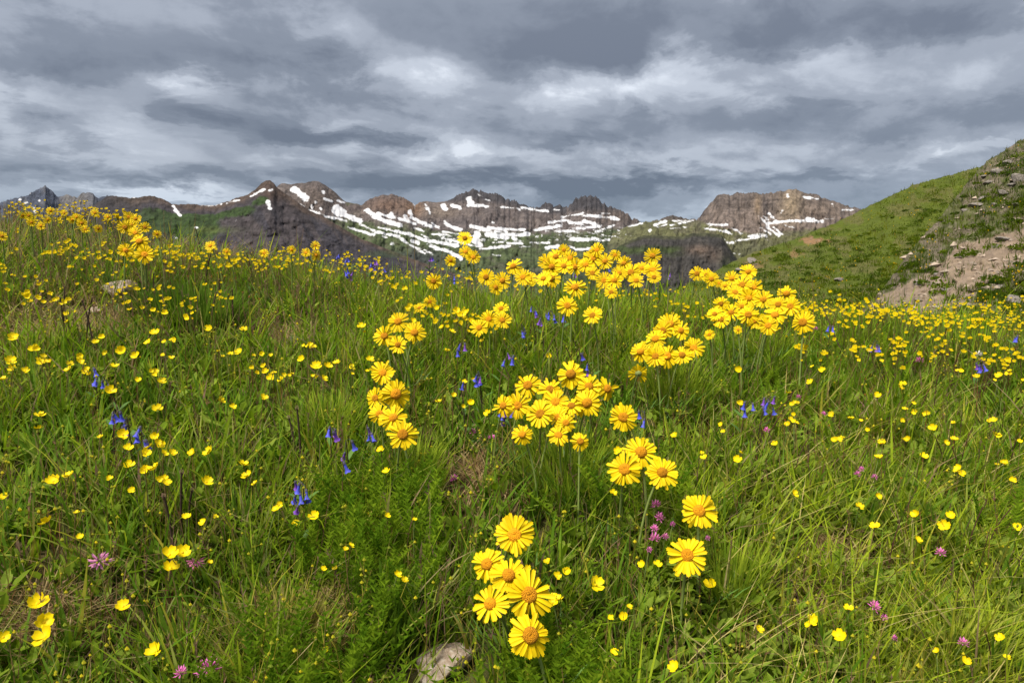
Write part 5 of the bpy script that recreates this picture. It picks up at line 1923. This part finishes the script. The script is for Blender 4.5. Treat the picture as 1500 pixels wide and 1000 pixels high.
BELL_LEAF = [lance_leaf('leaf', i) for i in range(3)]
for i, (px, py, n) in enumerate(BELL_LIST):
    if i in BELL_LAB:
        lab, grp = BELL_LAB[i], 'bellflowers'
    elif py < 410:
        lab, grp = 'small blue bellflower standing on the crest among buttercups', 'crest bellflowers'
    elif px < 560:
        lab, grp = 'blue bellflower on the left slope among grass and buttercups', 'left slope bellflowers'
    elif px < 960:
        lab, grp = 'blue bellflower in the mid-slope grass between the yellow clumps', 'mid-slope bellflowers'
    else:
        lab, grp = 'small blue bellflower in the right-hand buttercup band', 'right bellflowers'
    if i not in BELL_LAB:
        lab += ', ' + ['', 'a single bell', 'two bells', 'three bells', 'four bells', 'five bells', 'six bells'][n]
    bellflower(px, py, n, lab, grp, i, .17 if py > 420 else .2)


# ------------------------------------------------------------------ clovers
def floret_mesh(name, mat, seed, droop):
    r = np.random.default_rng(seed)
    v, f = [], []
    for k in range(24):
        u = (k + .5) / 24
        th = math.acos(1 - 1.25 * u)
        ph = k * 2.39996
        dv = np.array([math.sin(th) * math.cos(ph), math.sin(th) * math.sin(ph), math.cos(th)])
        if droop:
            dv = unit(dv + np.array([0, 0, -droop]))
        s = unit(np.cross(dv, [0.3, .2, 1]))
        L = r.uniform(.8, 1.15)
        up = np.cross(s, dv)
        b = len(v)
        v += [dv * .15, dv * .7 * L + s * .12, dv * L * 1.0 + up * .1, dv * .7 * L - s * .12, dv * .65 * L - up * .10]
        f += [(b, b + 1, b + 2), (b, b + 2, b + 3), (b, b + 4, b + 1), (b, b + 3, b + 4), (b + 1, b + 4, b + 2), (b + 4, b + 3, b + 2)]
    me = mesh_np(name, np.array(v), np.array(f))
    me.materials.append(mat)
    return me


FLOR = {'mauve': floret_mesh('florets', M_CLOVER_M, 7, .35), 'pink': floret_mesh('florets', M_CLOVER, 1, 0), 'dusky': floret_mesh('florets', M_CLOVER_D, 2, .9), 'ragged': floret_mesh('florets', M_CLOVER, 3, .25), 'white': floret_mesh('florets', M_CLOVER_W, 4, 0)}


def trefoil(name):
    so = Soup()
    for k in range(3):
        a = k * 2.094
        ax = np.array([[math.cos(a), math.sin(a), .25]]); ax = unit(ax)
        leaf_quads(so, np.array([[0, 0, 0.]]), ax, unit(np.array([[0, 0, 1.]]) - ax * .25), np.array([.020]), np.array([.011]), np.ones((1, 3)))
    me = mesh_np(name, np.concatenate(so.v), np.concatenate(so.f))
    me.materials.append(M_LEAF)
    return me


TREF = trefoil('leaf')


def clover(px, py, diam, label, group, kind='pink', h=.105):
    r = random.Random(int(px * 3 + py))
    d = ray_ground(px, py, h)
    head = pixel_point(px, py, d)
    rad = diam / F * d / 2 * 1.25
    bx, by = head.x + r.uniform(-.015, .015), head.y + r.uniform(-.005, .02)
    base = Vector((bx, by, float(ground(bx, by)) + CAMZ - .003))
    root = empty('clover', base)
    tag(root, label, 'clover', group)
    top = head - base
    link('stem', tube_mesh('stem', bez(Vector((0, 0, 0)), Vector((0, 0, top.z * .6)), top, 5), [.0013, .0012, .0011, .001, .001], M_STEM, 4), parent=root)
    fl = link('florets', FLOR[kind], parent=root)
    fl.matrix_local = Matrix.Translation(top) @ Matrix.Rotation(r.uniform(-.4, .4), 4, 'X') @ Matrix.Rotation(r.uniform(-.4, .4), 4, 'Y') @ Matrix.Scale(rad, 4)
    for k in range(3):
        lf = link('leaf', TREF, parent=root)
        lf.location = (r.uniform(-.02, .02), r.uniform(-.02, .02), r.uniform(.01, .04))
        lf.rotation_euler = (r.uniform(-.3, .3), r.uniform(-.3, .3), r.uniform(0, 6))


clover(146, 821, 30, 'large ragged mauve-pink clover head standing in grass at lower left', None, 'mauve')
clover(287, 820, 28, 'drooping dusky-pink clover head beside three buttercups', None, 'dusky', .09)
clover(265, 986, 20, 'purple-pink clover head left of the taller one in low leaves', None, 'pink', .10)
clover(303, 980, 34, 'bright purple-pink spiky clover head in low leaves below the slope', None, 'ragged', .10)
for (px, py, dm) in [(961, 740, 16), (966, 758, 15), (958, 774, 12), (959, 789, 17), (974, 786, 11), (951, 805, 9), (985, 768, 9)]:
    clover(px, py, dm, 'small magenta clover in the cluster left of the domed yellow flower', 'magenta clovers')
for (px, py, dm) in [(692, 633, 11), (720, 642, 13), (665, 702, 14)]:
    clover(px, py, dm, 'small pink clover by the bare thatch under the mid-slope clump', 'clovers by the thatch', h=.05)
for (px, py, dm) in [(1378, 810, 15), (1411, 942, 16), (1280, 888, 17), (1295, 905, 11), (1310, 934, 9), (1037, 788, 8)]:
    clover(px, py, dm, 'small pink clover in the pale leafy turf at lower right', 'clovers in leafy turf')
for (px, py, dm) in [(1256, 695, 10), (1281, 699, 9), (1262, 687, 8), (1170, 582, 8), (1206, 606, 7), (1123, 630, 9), (1347, 528, 10), (1195, 482, 7), (1475, 468, 7)]:
    clover(px, py, dm, 'tiny pink clover in the grass of the right slope', 'clovers on the right slope', h=.10)
clover(1433, 520, 11, 'single white clover beside a blue bellflower on the right', None, 'white', .12)


# ------------------------------------------------------------------ dead stalks, sedge spikes, rust heads
def seed_head_mesh(name, mat, seed, ln=1.0, n=36):
    r = np.random.default_rng(seed)
    v, f = [], []
    for k in range(n):
        t = k / n
        a = k * 2.4
        rr = .34 * math.sin(math.pi * min(1, .15 + .85 * t)) + .05
        c = np.array([rr * math.cos(a), rr * math.sin(a), ln * t])
        o = unit(np.array([math.cos(a), math.sin(a), .9])) * r.uniform(.16, .30)
        s = np.array([-math.sin(a), math.cos(a), 0]) * .10
        b = len(v)
        v += [c * [.5, .5, 1], c + s, c + o, c - s, c + np.array([0, 0, .14])]
        f += [(b, b + 1, b + 2), (b, b + 2, b + 3), (b + 1, b + 4, b + 2), (b + 4, b + 3, b + 2)]
    me = mesh_np(name, np.array(v), np.array(f))
    me.materials.append(mat)
    return me


SEEDH = [seed_head_mesh('seed_head', M_DEADH, i, 1.0, 26) for i in range(3)]
SPIKE = [seed_head_mesh('spike', M_SEDGE, 10 + i, 3.4, 44) for i in range(3)]
RUSTH = [seed_head_mesh('seed_head', M_RUST, 20 + i, .9, 22) for i in range(3)]


def stalk(name, px, py, label, group, meshes, hr, h, mat, w, lean=0.0, cat='stalk', part='seed_head', droop=0.0):
    r = random.Random(int(px * 5 + py))
    d = ray_ground(px, py, h)
    head = pixel_point(px, py, d)
    gz = float(ground(head.x, d)) + CAMZ
    if head.z - gz > .4:
        d = 3.0
        head = pixel_point(px, py, d)
    bx, by = head.x - lean + r.uniform(-.015, .015), head.y + r.uniform(-.01, .02)
    base = Vector((bx, by, float(ground(bx, by)) + CAMZ - .003))
    root = empty(name, base)
    tag(root, label, cat, group)
    top = head - base
    pts = bez(Vector((0, 0, 0)), Vector((0, 0, top.z * .6)), top, 6)
    link('stem', tube_mesh('stem', pts, [w * 1.3, w * 1.2, w * 1.1, w, w, w * .9], mat, 5), parent=root)
    s = link(part, meshes[r.randrange(len(meshes))], parent=root)
    dv = (pts[-1] - pts[-2]).normalized() + Vector((lean * 6 * droop, 0, -droop * .4))
    s.matrix_local = Matrix.Translation(top - dv.normalized() * hr * .3) @ dv.to_track_quat('Z', 'Y').to_matrix().to_4x4() @ Matrix.Scale(hr, 4)
    return root


for (px, py, h, lean, lab) in [(266, 692, .17, .01, 'tallest dark brown dead stalk with a pale withered head on the left slope'), (240, 727, .15, .0, 'shorter dark dead stalk beside the tallest one on the left slope'),
                               (281, 718, .12, .02, 'thin bent dead stalk right of the tallest one on the left slope'), (435, 598, .18, .01, 'twin-stemmed looking brown dead stalk near the bluebells left of centre'),
                               (423, 612, .14, -.02, 'tan curled dead stalk beside the brown one left of centre')]:
    stalk('dead_stalk', px, py, lab, None, SEEDH, .009, h, M_DEAD, .0024, lean)
stalk('dead_stalk', 784, 838, 'thin dark stalk crossing the widest flower of the tight cluster', None, SEEDH, .004, .19, M_DEAD, .0013, .02)
stalk('dead_stalk', 718, 926, 'brown bristly seed head lying low beside the pale stone cluster', None, SEEDH, .014, .05, M_DEAD, .0014, -.05, droop=.8)
for (px, py) in [(1136, 828), (1144, 834), (1152, 822), (1131, 845), (1160, 850), (1217, 812)]:
    stalk('dead_stalk', px, py, 'thin black upright stalk in the tuft right of the domed flower', 'black stalks in the tuft', SEEDH, .003, .10, M_DEAD, .0011, random.uniform(-.02, .02))
for (px, py) in [(815, 510), (827, 505), (842, 500), (848, 512), (780, 470), (795, 486), (890, 455), (968, 492), (955, 487)]:
    stalk('dead_stalk', px, py, 'brown dead stalk in the mid-slope grass under the crest bank', 'mid-slope dead stalks', SEEDH, .005, .16, M_DEAD, .0017, random.uniform(-.03, .03))
for (px, py) in [(321, 410), (317, 428), (340, 424), (285, 330), (309, 372), (361, 370), (95, 420), (88, 436), (120, 440), (135, 436), (225, 400)]:
    stalk('dead_stalk', px, py, 'dark dead stalk rising from the grass of the left knoll', 'left knoll dead stalks', SEEDH, .006, .2, M_DEAD, .0022, random.uniform(-.03, .03))
for (px, py, ln) in [(286, 321, 0), (240, 318, 0), (250, 330, .02), (443, 344, .04), (597, 365, 0), (608, 350, 0), (8, 305, 0), (15, 300, .01), (24, 308, 0), (650, 360, .02), (1143, 412, -.02), (1172, 418, .01), (1190, 412, 0)]:
    stalk('grass_spike', px, py, 'tall thin grass spike rising above the crest against the mountains', 'grass spikes on the crest', [seed_head_mesh('spike', M_DEADH, 33, 5.0, 40)], .0055, .3, M_STEM_R, .001, ln, cat='grass spike', part='spike')
for (px, py, ln) in [(1392, 515, .03), (1403, 520, .02), (1332, 528, .06), (1345, 510, .03), (1300, 545, .05), (1378, 538, .01), (1372, 560, 0), (1440, 560, .02), (1452, 545, .03), (1485, 505, -.02), (1493, 520, -.01), (1365, 565, .04),
                     (1350, 573, .06), (1165, 570, .05), (1150, 590, .06), (1145, 606, .03), (1185, 640, .04), (1370, 640, -.05), (1395, 655, -.04), (1425, 625, .02), (1490, 640, .01), (1340, 566, .03), (1480, 745, .05), (1440, 742, .03), (1318, 765, .02), (1445, 930, -.03)]:
    stalk('sedge_spike', px, py, ('strongly leaning' if abs(ln) > .045 else 'leaning' if abs(ln) > .015 else 'upright') + ' dark brown sedge spike '
          + ('among the right-hand buttercup band' if py < 580 else 'in the grass below the right-hand buttercup band'), 'sedge spikes on the right', SPIKE, .0048, .15, M_SEDGE, .0012, ln, cat='sedge', part='spike', droop=.25)
for (px, py) in [(1262, 545), (1267, 541), (1268, 555), (1295, 536), (1262, 505), (1232, 527), (1223, 537), (1277, 569), (1267, 578), (1300, 574), (1140, 611), (1150, 615), (1150, 622), (1178, 622), (1201, 619), (1215, 623), (1195, 632),
                 (1345, 680), (1320, 700), (912, 451), (948, 449), (1362, 480), (1330, 470), (1285, 475), (1310, 490), (1460, 470), (1250, 480)]:
    stalk('seed_stalk', px, py, 'small rust-red seed head in the right-hand meadow', 'rust seed heads on the right', RUSTH, .0042, .14, M_STEM_R, .0008, random.uniform(-.02, .02), cat='seed head')
for (px, py) in [(240, 395), (255, 400), (262, 388), (275, 405), (300, 392), (310, 405), (318, 400), (330, 405), (337, 410), (285, 398), (297, 412), (345, 408), (355, 428), (365, 435), (372, 432), (380, 438), (290, 380), (270, 378)]:
    stalk('seed_stalk', px, py, 'small rust-brown seed head on the left knoll below the crest flowers', 'rust seed heads on the left', RUSTH, .0050, .17, M_STEM_R, .0008, random.uniform(-.02, .02), cat='seed head')
